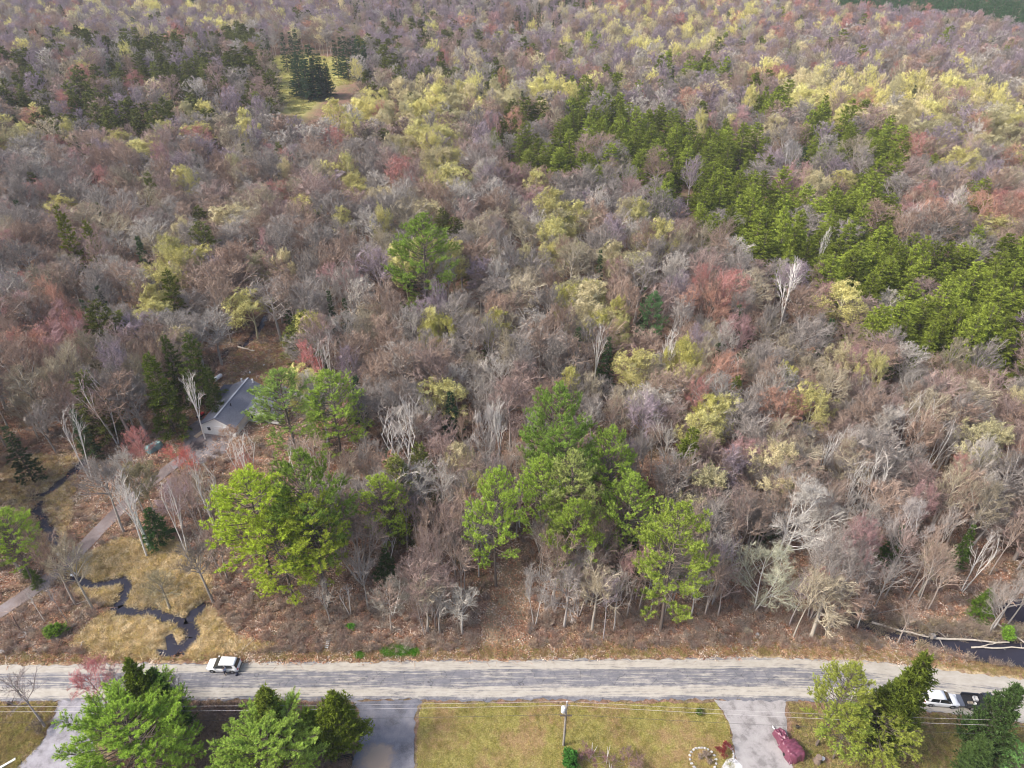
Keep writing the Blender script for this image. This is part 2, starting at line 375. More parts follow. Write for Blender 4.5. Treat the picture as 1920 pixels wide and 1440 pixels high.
PARKING = GP([(352, 800), (372, 786), (440, 800), (425, 850), (372, 872), (338, 850)])
YARD = GP([(0, 850), (150, 850), (240, 870), (300, 830), (345, 800), (500, 800), (500, 850), (430, 900), (385, 960), (385, 1110), (120, 1060), (0, 1050)])
CLEAR = GP([(330, 800), (345, 760), (420, 690), (450, 650), (540, 640), (570, 690), (540, 780), (520, 830), (400, 850), (340, 900), (290, 880)])

def smooth(a, b, x):
    t = np.clip((np.asarray(x, float) - a) / (b - a), 0, 1); return t * t * (3 - 2 * t)
def terrain(x, y):
    """large scale relief: level by the road, gently rolling in the far woods"""
    x = np.asarray(x, float); y = np.asarray(y, float)
    k = smooth(150, 420, y)
    return k * (3.0 * np.sin(x * .011 + 1.3) * np.cos(y * .009) + 2.0 * np.sin(y * .021 + x * .006) + 2.)
def height(x, y):
    x = np.asarray(x, float); y = np.asarray(y, float)
    z = terrain(x, y) + .06 * np.sin(x * 1.3 + .7 * y) * np.cos(y * 1.1 - .3 * x)
    rd = smooth(.2, 2.0, np.minimum(dist_poly(x, y, ROAD_N), dist_poly(x, y, ROAD_S)))
    for L, wd in ((CREEK1, .4), (CREEK2, .7), (CREEK0, .45), (CREEK3, .4)):
        z = z - .55 * (1 - smooth(wd, wd + .9, dist_poly(x, y, L)))
    for P in (POND, POND2, POOL):
        dd = dist_poly(x, y, P + [P[0]]); ins = inpoly(x, y, P)
        z = z - np.where(ins, .34 + .5 * smooth(0, .3, dd), .34 * (1 - smooth(0, .7, dd)))
    on = inpoly(x, y, ROAD_N + ROAD_S[::-1]) | inpoly(x, y, DRV_L) | inpoly(x, y, DRV_M) | inpoly(x, y, DRV_R) | inpoly(x, y, LAWN)
    on |= inpoly(x, y, PARKING); dl = dist_poly(x, y, LANE)
    z = np.where(on, -.06, z * 1.0); z = np.where(dl < 1.8, np.minimum(z, 0) * .3 - .03, z)
    return z

# ------------------------------------------------------------------ ground
def ground():
    xs = np.concatenate([-np.geomspace(5000, 86, 60), np.arange(-84, 84.1, .55), np.geomspace(86, 5000, 60)])
    ys = np.concatenate([-np.geomspace(3000, 40, 14), np.arange(-10, 40, 5), np.arange(40, 132, .55), np.linspace(134, 300, 46), np.geomspace(306, 7000, 60)])
    X, Y = np.meshgrid(xs, ys); Z = height(X, Y); ny, nx = X.shape
    i = np.arange(ny - 1)[:, None] * nx + np.arange(nx - 1)[None]
    T = np.concatenate([np.stack([i, i + 1, i + nx + 1], -1).reshape(-1, 3), np.stack([i, i + nx + 1, i + nx], -1).reshape(-1, 3)])
    mb = MB(); mb.add(np.stack([X.ravel(), Y.ravel(), Z.ravel()], 1), T)
    me = mb.mesh("ground", [ground_mat()], True)
    x = X.ravel(); y = Y.ravel()
    def soft(P, wd): d = dist_poly(x, y, P + [P[0]]); s = np.where(inpoly(x, y, P), d, -d); return smooth(-wd, wd, s)
    marsh = np.maximum(soft(MARSH, 1.5), .75 * soft(MARSH0, 2.5))
    verge = np.exp(-((dist_poly(x, y, ROAD_N) - .5) / 1.0) ** 2) * .45
    verge = np.maximum(verge, .55 * soft(GP([(1530, 1165), (1640, 1190), (1800, 1235), (1950, 1262), (1950, 1285), (1500, 1240)]), 1))
    green = np.maximum(.8 * soft(FIELD, 4), soft(GP([(712, 1219), (722, 1214), (760, 1214), (784, 1218), (782, 1230), (716, 1229)]), .3))
    green = np.maximum(green, .5 * soft(GP([(1480, 1320), (1640, 1330), (1950, 1365), (1950, 1500), (1490, 1500)]), 1))
    green = np.maximum(green, .45 * soft(GP([(-50, 1345), (90, 1345), (70, 1400), (20, 1450), (-50, 1450)]), 1))
    field = soft(FIELD, 4)
    trail = soft(GP([(905, 1232), (895, 1180), (935, 1060), (960, 1020), (985, 1060), (1000, 1130), (985, 1180), (1000, 1232)]), 1.2)
    wet = np.zeros_like(x)
    for L in (CREEK1, CREEK2, CREEK0, CREEK3): wet = np.maximum(wet, 1 - smooth(.5, 1.5, dist_poly(x, y, L)))
    for P in (POND, POND2, POOL): wet = np.maximum(wet, soft(P, .6))
    c = me.color_attributes.new("zone", 'FLOAT_COLOR', 'POINT')
    c.data.foreach_set("color", np.stack([np.maximum(marsh, verge), green, trail, 1 + 0 * x], 1).astype(np.float32).ravel())
    c = me.color_attributes.new("zone2", 'FLOAT_COLOR', 'POINT')
    c.data.foreach_set("color", np.stack([wet, field, 0 * x, 1 + 0 * x], 1).astype(np.float32).ravel())
    return tag(link("ground", me), "leaf strewn forest floor with straw coloured marsh and verges", kind='structure')
def ramp(n, fac, stops):
    r = n.nodes.new("ShaderNodeValToRGB"); n.links.new(fac, r.inputs[0]); e = r.color_ramp.elements
    while len(e) < len(stops): e.new(.5)
    for el, (p, c) in zip(e, stops): el.position = p; el.color = (*c, 1)
    return r.outputs[0]
def noise(n, vec, scale, detail=5, rough=.6):
    z = n.nodes.new("ShaderNodeTexNoise"); z.inputs['Scale'].default_value = scale; z.inputs['Detail'].default_value = detail; z.inputs['Roughness'].default_value = rough
    n.links.new(vec, z.inputs['Vector']); return z.outputs[0]
def mixc(n, f, a, b):
    m = n.nodes.new("ShaderNodeMix"); m.data_type = 'RGBA'; n.links.new(f, m.inputs[0]); n.links.new(a, m.inputs[6]); n.links.new(b, m.inputs[7]); return m.outputs[2]
def math_(n, op, a, b=None, c=None):
    m = n.nodes.new("ShaderNodeMath"); m.operation = op
    for i, q in enumerate((a, b, c)):
        if q is None: continue
        if isinstance(q, (int, float)): m.inputs[i].default_value = q
        else: n.links.new(q, m.inputs[i])
    return m.outputs[0]
def ground_mat():
    m, n, o = newmat("forest_floor"); b = n.nodes.new("ShaderNodeBsdfPrincipled"); b.inputs['Roughness'].default_value = .95; b.inputs['Specular IOR Level'].default_value = .1
    n.links.new(b.outputs[0], o.inputs[0])
    g = n.nodes.new("ShaderNodeNewGeometry").outputs['Position']
    n1 = noise(n, g, .25, 6); n2 = noise(n, g, 2.2, 6, .7); n3 = noise(n, g, 9, 4, .7)
    leaf = ramp(n, n2, [(.3, (.075, .048, .036)), (.44, (.20, .118, .080)), (.58, (.31, .19, .135)), (.72, (.46, .34, .255))])
    leaf2 = ramp(n, n2, [(.3, (.08, .06, .035)), (.5, (.17, .13, .075)), (.7, (.30, .24, .16))])
    leaf = mixc(n, ramp(n, n1, [(.42, (0, 0, 0)), (.6, (1, 1, 1))]), leaf, leaf2)
    straw = ramp(n, n2, [(.28, (.15, .10, .045)), (.40, (.33, .25, .13)), (.54, (.52, .40, .23)), (.72, (.72, .60, .41))])
    grass = ramp(n, n2, [(.3, (.07, .085, .02)), (.5, (.17, .18, .045)), (.7, (.33, .31, .11))])
    dirt = ramp(n, n3, [(.3, (.20, .15, .10)), (.6, (.33, .26, .17)), (.8, (.42, .35, .24))])
    fcol = ramp(n, n1, [(.35, (.42, .40, .13)), (.65, (.52, .46, .18))])
    z = n.nodes.new("ShaderNodeAttribute"); z.attribute_name = "zone"; sp = n.nodes.new("ShaderNodeSeparateColor"); n.links.new(z.outputs['Color'], sp.inputs[0])
    z2 = n.nodes.new("ShaderNodeAttribute"); z2.attribute_name = "zone2"; s2 = n.nodes.new("ShaderNodeSeparateColor"); n.links.new(z2.outputs['Color'], s2.inputs[0])
    n4 = noise(n, g, .9, 5, .65)
    def edge(f, lo=.25, hi=.75):
        q = math_(n, 'ADD', f, math_(n, 'MULTIPLY', math_(n, 'SUBTRACT', n4, .5), 1.5))
        return ramp(n, q, [(lo + .1, (0, 0, 0)), (hi - .1, (1, 1, 1))])
    c = mixc(n, edge(sp.outputs[0]), leaf, straw)
    c = mixc(n, edge(sp.outputs[1]), c, grass)
    c = mixc(n, edge(sp.outputs[2], .4, .95), c, dirt)
    c = mixc(n, s2.outputs[1], c, fcol)
    mud = n.nodes.new("ShaderNodeRGB"); mud.outputs[0].default_value = (.028, .022, .02, 1)
    c = mixc(n, s2.outputs[0], c, mud.outputs[0])
    n.links.new(c, b.inputs['Base Color'])
    bp = n.nodes.new("ShaderNodeBump"); bp.inputs['Distance'].default_value = .25; bp.inputs['Strength'].default_value = .8
    n.links.new(math_(n, 'ADD', n2, math_(n, 'MULTIPLY', n3, .4)), bp.inputs['Height']); n.links.new(bp.outputs[0], b.inputs['Normal'])
    return m
ground()

# ------------------------------------------------------------------ water
def water_mat():
    m, n, o = newmat("dark_water"); b = n.nodes.new("ShaderNodeBsdfPrincipled"); n.links.new(b.outputs[0], o.inputs[0])
    b.inputs['Base Color'].default_value = (.030, .029, .042, 1); b.inputs['Roughness'].default_value = .08; b.inputs['IOR'].default_value = 1.33  # bluish base colour stands in for the weak sky reflection
    g = n.nodes.new("ShaderNodeNewGeometry").outputs['Position']; bp = n.nodes.new("ShaderNodeBump"); bp.inputs['Distance'].default_value = .02; bp.inputs['Strength'].default_value = .4
    n.links.new(noise(n, g, 3, 3), bp.inputs['Height']); n.links.new(bp.outputs[0], b.inputs['Normal']); return m
M_WATER = water_mat()
def ribbon(name, line, wd, z, mat, label, step=1.0, zf=None, nw=1, attr=False):
    P = np.array(densify(line, step)); tg = nrm(np.gradient(P, axis=0)); tg = nrm(np.stack([np.convolve(np.pad(tg[:, q], 2, mode='edge'), np.ones(5) / 5, 'valid') for q in (0, 1)], 1)); nn = np.stack([-tg[:, 1], tg[:, 0]], 1)
    rows = [P + nn * wd * (2 * k / nw - 1) for k in range(nw + 1)]
    V = np.concatenate([np.concatenate([r, (zf(r[:, 0], r[:, 1]) if zf else np.full(len(r), 0.))[:, None] + z], 1) for r in rows]); n = len(P)
    T = []
    for k in range(nw):
        for i in range(n - 1): a = k * n + i; T += [(a, a + 1, a + n + 1), (a, a + n + 1, a + n)]
    mb = MB(); mb.add(V, T); o = link(name, mb.mesh(name, [mat], True)); return tag(o, label, kind='structure')
for zi, (L, lb) in enumerate(((CREEKW[0], "dark stream winding through the straw coloured marsh"), (CREEKW[1], "short stream branch running down to the dark pool by the road"),
              (CREEKW[2], "narrow dark creek curving above the gravel lane"), (CREEKW[3], "shaded creek running behind the grey roofed house"))):
    ribbon("stream", L, 1.3, -.32 - .008 * zi, M_WATER, lb, step=9)
def polysheet(name, poly, z, mat, label, kind='structure', thick=None):
    from mathutils.geometry import tessellate_polygon
    P = [Vector((x, y, z)) for x, y in poly]; T = tessellate_polygon([P])
    mb = MB(); mb.add(np.array([tuple(p) for p in P]), np.array(T))
    me = mb.mesh(name, [mat]); o = link(name, me)
    if me.polygons[0].normal.z < 0: me.flip_normals()
    return tag(o, label, kind=kind)
polysheet("pond_water", POND, -.38, M_WATER, "dark swampy pond beside the road bend with fallen logs")
polysheet("pond_water", POND2, -.38, M_WATER, "small dark pond among the trees behind the fallen logs")
polysheet("pool_water", POOL, -.36, M_WATER, "small dark pool at the road edge below the marsh")

# ------------------------------------------------------------------ road, drives, lane, lawn
def road_mat():
    m, n, o = newmat("sanded_asphalt"); b = n.nodes.new("ShaderNodeBsdfPrincipled"); b.inputs['Roughness'].default_value = .85; b.inputs['Specular IOR Level'].default_value = .2
    n.links.new(b.outputs[0], o.inputs[0])
    st = n.nodes.new("ShaderNodeAttribute"); st.attribute_name = "st"; sp = n.nodes.new("ShaderNodeSeparateColor"); n.links.new(st.outputs['Color'], sp.inputs[0])
    s, t, bend = sp.outputs[0], sp.outputs[1], sp.outputs[2]
    cv = n.nodes.new("ShaderNodeCombineXYZ"); n.links.new(math_(n, 'MULTIPLY', s, .045), cv.inputs[0]); n.links.new(math_(n, 'MULTIPLY', t, 9), cv.inputs[1])
    streak = noise(n, cv.outputs[0], 3.2, 6, .7)
    cv2 = n.nodes.new("ShaderNodeCombineXYZ"); n.links.new(math_(n, 'MULTIPLY', s, .45), cv2.inputs[0]); n.links.new(math_(n, 'MULTIPLY', t, 6), cv2.inputs[1])
    blot = noise(n, cv2.outputs[0], 1.3, 6, .75)
    prof = ramp(n, t, [(0, (.2,) * 3), (.06, (.35,) * 3), (.12, (.72,) * 3), (.27, (.72,) * 3), (.36, (.36,) * 3), (.72, (.34,) * 3), (.80, (.80,) * 3), (.93, (.74,) * 3), (1, (.42,) * 3)])
    q = math_(n, 'ADD', prof, math_(n, 'MULTIPLY', math_(n, 'SUBTRACT', streak, .5), 2.2)); q = math_(n, 'ADD', q, math_(n, 'MULTIPLY', math_(n, 'SUBTRACT', blot, .5), .9))
    q = math_(n, 'ADD', q, math_(n, 'MULTIPLY', bend, .35))
    f = ramp(n, q, [(.36, (0, 0, 0)), (.66, (1, 1, 1))])
    ck = n.nodes.new('ShaderNodeTexVoronoi'); ck.feature = 'DISTANCE_TO_EDGE'; ck.inputs['Scale'].default_value = .45
    gp_ = n.nodes.new('ShaderNodeNewGeometry').outputs['Position']; wn_ = n.nodes.new('ShaderNodeTexNoise'); wn_.inputs['Scale'].default_value = .8; n.links.new(gp_, wn_.inputs['Vector']); ad = n.nodes.new('ShaderNodeVectorMath'); n.links.new(gp_, ad.inputs[0]); n.links.new(wn_.outputs['Color'], ad.inputs[1]); n.links.new(ad.outputs[0], ck.inputs['Vector'])
    crack = ramp(n, ck.outputs['Distance'], [(.0, (.45, .45, .45)), (.018, (1, 1, 1))])
    asp = ramp(n, blot, [(.3, (.12, .12, .133)), (.7, (.215, .21, .23))]); sand = ramp(n, blot, [(.3, (.33, .30, .25)), (.7, (.46, .425, .37))])
    mm = n.nodes.new('ShaderNodeMix'); mm.data_type = 'RGBA'; mm.blend_type = 'MULTIPLY'; mm.inputs[0].default_value = 1; n.links.new(asp, mm.inputs[6]); n.links.new(crack, mm.inputs[7])
    n.links.new(mixc(n, f, mm.outputs[2], sand), b.inputs['Base Color']); return m
def road():
    NS = 460; A = np.array(densify(ROAD_N, .5)); B = np.array(densify(ROAD_S, .5))
    def resamp(P):
        d = np.r_[0, np.cumsum(np.linalg.norm(np.diff(P, axis=0), axis=1))]; u = np.linspace(0, d[-1], NS); return np.stack([np.interp(u, d, P[:, 0]), np.interp(u, d, P[:, 1])], 1), u
    A, ua = resamp(A); B, ub = resamp(B); k = 14
    j = np.array([.12 * math.sin(i * .13) + .10 * math.sin(i * .9) + .08 * math.sin(i * 2.3 + 1) + .12 * random.uniform(-1, 1) for i in range(NS)])
    rows = [B + (A - B) * q / k for q in range(k + 1)]
    rows[-1][:, 1] += j; rows[0][:, 1] += np.roll(j, 37)
    V = np.concatenate([np.concatenate([r, np.full((NS, 1), .03 * math.sin(math.pi * q / k) + .006)], 1) for q, r in enumerate(rows)])
    T = []
    for q in range(k):
        a = q * NS + np.arange(NS - 1); T.append(np.stack([a, a + 1, a + NS + 1], 1)); T.append(np.stack([a, a + NS + 1, a + NS], 1))
    mb = MB(); mb.add(V, np.concatenate(T)); me = mb.mesh("road", [road_mat()], True)
    c = me.color_attributes.new("st", 'FLOAT_COLOR', 'POINT')
    s = np.tile(ua, k + 1); t = np.repeat(np.arange(k + 1) / k, NS); bend = smooth(38, 62, V[:, 0]) + .35 * (1 - smooth(-75, -45, V[:, 0]))
    c.data.foreach_set("color", np.stack([s, t, bend, 1 + 0 * s], 1).astype(np.float32).ravel())
    tag(link("road", me), "straight sanded grey road bending away past the pond", kind='structure')
road()
def drive_mat(name, c1, c2, c3, sc=.6, sandy=None):
    m, n, o = newmat(name); b = n.nodes.new("ShaderNodeBsdfPrincipled"); b.inputs['Roughness'].default_value = .85; n.links.new(b.outputs[0], o.inputs[0])
    g = n.nodes.new("ShaderNodeNewGeometry").outputs['Position']; a = noise(n, g, sc, 6, .65); f = noise(n, g, 12, 4, .7)
    c = ramp(n, a, [(.38, tuple(q * .5 for q in c1)), (.5, c2), (.64, c3)]); c = mixc(n, math_(n, 'MULTIPLY', f, .8), c, ramp(n, f, [(.3, tuple(q * .6 for q in c1)), (.7, tuple(min(1, q * 1.3) for q in c3))]))
    if sandy:
        sx = n.nodes.new("ShaderNodeVectorMath"); sx.operation = 'DISTANCE'; n.links.new(g, sx.inputs[0]); sx.inputs[1].default_value = (*sandy, 0)
        q = math_(n, 'ADD', sx.outputs['Value'], math_(n, 'MULTIPLY', math_(n, 'SUBTRACT', a, .5), 6))
        sd_ = n.nodes.new("ShaderNodeRGB"); sd_.outputs[0].default_value = (.34, .26, .20, 1)
        c = mixc(n, ramp(n, math_(n, 'MULTIPLY', q, .25), [(.30, (1, 1, 1)), (.62, (0, 0, 0))]), c, sd_.outputs[0])
    n.links.new(c, b.inputs['Base Color']); bp = n.nodes.new("ShaderNodeBump"); bp.inputs['Strength'].default_value = .3; bp.inputs['Distance'].default_value = .03
    n.links.new(f, bp.inputs['Height']); n.links.new(bp.outputs[0], b.inputs['Normal']); return m
def wobble(poly, amp=.18):
    P = densify(poly + [poly[0]], .7)[:-1]; return [(x + random.uniform(-amp, amp), y + random.uniform(-amp, amp)) for x, y in P]
polysheet("driveway", wobble(DRV_L), .004, drive_mat("gravel_drive", (.20, .18, .19), (.27, .25, .27), (.36, .35, .37)), "grey gravel driveway west of the big round pine")
polysheet("driveway", wobble(DRV_M), .004, drive_mat("asphalt_drive", (.08, .085, .11), (.135, .14, .17), (.24, .225, .235), .35, G(705, 1425)), "dark asphalt driveway with a sandy patch beside the lawn")
polysheet("driveway", wobble(DRV_R), .004, drive_mat("stony_drive", (.23, .205, .20), (.30, .28, .275), (.38, .36, .345)), "pale grey driveway with the maroon tarpaulin trailer on it")
polysheet("patio", GP([(1352, 1440), (1362, 1424), (1376, 1420), (1392, 1436), (1394, 1480), (1350, 1480)]), .012, drive_mat("flagstone", (.42, .41, .42), (.55, .54, .55), (.68, .67, .67), 2.), "pale flagstone patio beside the pale driveway")
ribbon("lane", LANE, 1.25, .045, drive_mat("gravel_lane", (.16, .105, .085), (.20, .15, .13), (.25, .225, .23), .25), "gravel lane climbing past the marsh to the grey roofed house", .8, nw=2)
polysheet("parking_area", wobble(PARKING), .012, drive_mat("asphalt_yard", (.13, .11, .11), (.19, .165, .165), (.25, .225, .225)), "worn asphalt yard in front of the white garage")
def lawn_mat():
    m, n, o = newmat("lawn_turf"); b = n.nodes.new("ShaderNodeBsdfPrincipled"); b.inputs['Roughness'].default_value = .95; b.inputs['Specular IOR Level'].default_value = .1; n.links.new(b.outputs[0], o.inputs[0])
    g = n.nodes.new("ShaderNodeNewGeometry").outputs['Position']; a = noise(n, g, .16, 6, .7); f = noise(n, g, 5, 6, .75)
    c1 = ramp(n, f, [(.3, (.10, .10, .025)), (.5, (.25, .22, .06)), (.7, (.52, .44, .19))]); c2 = ramp(n, f, [(.3, (.14, .085, .04)), (.5, (.27, .18, .085)), (.7, (.44, .33, .16))])
    n.links.new(mixc(n, ramp(n, a, [(.46, (0, 0, 0)), (.58, (1, 1, 1))]), c1, c2), b.inputs['Base Color']); bp = n.nodes.new("ShaderNodeBump"); bp.inputs['Strength'].default_value = .8; bp.inputs['Distance'].default_value = .1
    n.links.new(f, bp.inputs['Height']); n.links.new(bp.outputs[0], b.inputs['Normal']); return m
polysheet("lawn", wobble(LAWN), .0, lawn_mat(), "yellow green spring lawn between the two driveways")

# ------------------------------------------------------------------ geometry-node scatter for what nobody could count
def scatter(name, pts, rot, scl, tint, idx, meshes, label, cat=None):
    n = len(pts); me = bpy.data.meshes.new(name + "_points"); me.vertices.add(n); me.vertices.foreach_set("co", np.asarray(pts, np.float32).ravel())
    def at_(nm, ty, arr, key):
        a = me.attributes.new(nm, ty, 'POINT'); a.data.foreach_set(key, arr.ravel())
    at_("rot", 'FLOAT_VECTOR', np.asarray(rot, np.float32), "vector"); at_("scl", 'FLOAT_VECTOR', np.asarray(scl, np.float32), "vector")
    at_("tint", 'FLOAT_VECTOR', np.asarray(tint, np.float32), "vector"); at_("pick", 'INT', np.asarray(idx, np.int32), "value")
    me.update(); o = link(name, me)
    g = bpy.data.node_groups.new(name + "_scatter", 'GeometryNodeTree')
    g.interface.new_socket("Geometry", in_out='INPUT', socket_type='NodeSocketGeometry'); g.interface.new_socket("Geometry", in_out='OUTPUT', socket_type='NodeSocketGeometry')
    gi = g.nodes.new("NodeGroupInput"); go = g.nodes.new("NodeGroupOutput"); iop = g.nodes.new("GeometryNodeInstanceOnPoints")
    gti = g.nodes.new("GeometryNodeGeometryToInstance")
    objs = [bpy.data.objects.new(m.name, m) for m in meshes]
    for ob in reversed(objs):
        oi = g.nodes.new("GeometryNodeObjectInfo"); oi.inputs[0].default_value = ob; oi.transform_space = 'ORIGINAL'
        g.links.new(oi.outputs['Geometry'], gti.inputs[0])
    iop.inputs['Pick Instance'].default_value = True
    g.links.new(gi.outputs[0], iop.inputs['Points']); g.links.new(gti.outputs[0], iop.inputs['Instance'])
    for nm, ty, sock in (("rot", 'FLOAT_VECTOR', 'Rotation'), ("scl", 'FLOAT_VECTOR', 'Scale'), ("pick", 'INT', 'Instance Index')):
        na = g.nodes.new("GeometryNodeInputNamedAttribute"); na.data_type = ty; na.inputs[0].default_value = nm; g.links.new(na.outputs[0], iop.inputs[sock])
    g.links.new(iop.outputs[0], go.inputs[0])
    md = o.modifiers.new("scatter", 'NODES'); md.node_group = g
    tag(o, label, cat, kind='stuff'); return o

# ------------------------------------------------------------------ tree models (trunk with limbs, crown of twigs or needles)
def pair(name, arrs, m1, m2):
    a = MB().mesh(name + "_trunk", m1, True, arr=arrs[0]); b = MB().mesh(name + "_crown", m2, False, arr=arrs[1]); return a, b
BT = [M_TWIG, M_BUD]
BARE = [pair("bare", hardwood(10 + i, 17, 4.2, 14, 8, 7, 6, base=(.45, .52, .42, .58, .48, .46)[i], tw=.03, rk=1.6, lk=.5, buds=.9, bud=.085, spread=(.9, .72, 1.05, .66, .85, .8)[i], stems=(1, 1, 2, 1, 1, 3)[i]), [M_BARK], BT) for i in range(6)]
SLIM = [pair("slim", hardwood(30 + i, 14, 2.4, 9, 6, 5, 5, base=.5, tw=.028, rk=1.15, lk=.55, spread=.6), [M_BARK], BT) for i in range(3)]
BUDDY = [pair("budding", hardwood(50 + i, 16, 4.2, 13, 8, 8, 8, base=.4, tw=.032, buds=1.5, bud=.16, spread=1.0), [M_BARK], BT) for i in range(3)]
RED = [pair("red", hardwood(60 + i, 14, 3.8, 12, 8, 7, 7, base=.35, tw=.03, buds=1.2, bud=.085, spread=.95, stems=1 + i), [M_BARK], BT) for i in range(2)]
BIG = [pair("wide", hardwood(70 + i, 15, 7, 17, 10, 10, 10, base=.22, tw=.03, rk=1.35, spread=1.15, stems=2), [M_BIRCH], BT) for i in range(2)]
BIRCH = [pair("birch", hardwood(80 + i, 17, 2.7, 9, 4, 4, 5, base=.42, tw=.028, rk=1.75, lk=.55, spread=.62, stems=(1, 2, 3)[i]), [M_BIRCH], BT) for i in range(3)]
SNAG = [pair("snag", hardwood(90 + i, 12, 1.8, 7, 3, 2, 2, base=.45, tw=.03, rk=2.1, lk=.6, spread=.6, stems=1 + i), [M_BIRCH], BT) for i in range(2)]
PBIG = [pair("broad_pine", white_pine(108 + i, 22, 10.5, base=.08, den=1.9, bl=.34), [M_PBARK], [M_NEEDLE]) for i in range(2)]
PINE = [pair("pine", white_pine(100 + i, 22, 6.0, base=(.2, .3, .16, .25)[i]), [M_PBARK], [M_NEEDLE]) for i in range(4)]
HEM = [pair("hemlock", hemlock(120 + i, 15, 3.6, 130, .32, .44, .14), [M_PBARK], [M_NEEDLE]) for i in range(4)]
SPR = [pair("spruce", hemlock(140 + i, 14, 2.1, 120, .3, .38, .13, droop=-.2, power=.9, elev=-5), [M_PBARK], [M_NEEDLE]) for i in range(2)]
CED = [pair("cedar", hemlock(150 + i, 15, 3.2, 260, .26, .34, .12, droop=.5, power=.62, elev=25, nper=5), [M_PBARK], [M_NEEDLE]) for i in range(2)]

def joined(name, arrs, mats, split=True):
    mb = MB(); V, T, M, A = arrs[0]; mb.add(V, T, 0, A); V, T, M, A = arrs[1]
    me_arr = (np.concatenate([mb.V[0], V]), np.concatenate([mb.T[0], T + len(mb.V[0])]), np.concatenate([mb.M[0], M + 1]), np.concatenate([mb.A[0], A]))
    return MB().mesh(name, mats, False, arr=me_arr)
F_BARE = [joined("far_bare", hardwood(200 + i, 17, 4.4, 13, 8, 18, 16, base=.4, tw=.06, lod=1, buds=1.6, bud=.22, spread=(1, .9, 1.1, .95)[i]), [M_BARK, M_TWIG, M_TWIG]) for i in range(4)]
F_BUD = [joined("far_budding", hardwood(220 + i, 16, 4.6, 13, 8, 16, 12, base=.4, tw=.05, lod=1, buds=2.0, bud=.25), [M_BARK, M_TWIG, M_BUD]) for i in range(3)]
N_BARE = [joined("mid_bare", hardwood(260 + i, 17, 4.4, 14, 8, 7, 6, base=(.45, .5, .42, .55, .48)[i], tw=.036, rk=1.5, lk=.5, buds=1.0, bud=.10, spread=(.9, .75, 1.0, .8, .88)[i]), [M_BARK, M_TWIG, M_BUD]) for i in range(5)]
N_BUD = [joined("mid_budding", hardwood(270 + i, 16, 4.6, 13, 8, 7, 7, base=.42, tw=.032, buds=1.6, bud=.17), [M_BARK, M_TWIG, M_BUD]) for i in range(2)]
F_HEM = [joined("far_hemlock", hemlock(240 + i, 16, 3.9, 80, .6, .8, .36, power=.48, nper=4), [M_PBARK, M_NEEDLE]) for i in range(3)]
F_SPR = [joined("far_spruce", hemlock(250 + i, 15, 2.1, 55, .5, .6, .28, droop=-.2, power=.95, elev=-5, nper=4), [M_PBARK, M_NEEDLE]) for i in range(2)]

USED = {}
def plant(kind, protos, k, x, y, h, r, h0, r0, tint, label, cat, group=None, rz=None, ttint=None, lean=0.0, leandir=0.0):
    me_t, me_c = protos[k % len(protos)]
    e = empty(kind, (x, y, float(height(x, y)) - .08), label=label, cat=cat, group=group)
    e.scale = (r / r0, r / r0, h / h0)
    e.rotation_euler = (lean * math.cos(leandir), lean * math.sin(leandir), random.uniform(0, 6.28) if rz is None else rz)
    for nm, me, t in (("trunk", me_t, ttint or tint), ("crown", me_c, tint)):
        o = bpy.data.objects.new(nm, me); COL.objects.link(o); o.parent = e; o["tint"] = [float(q) for q in t]
    return e

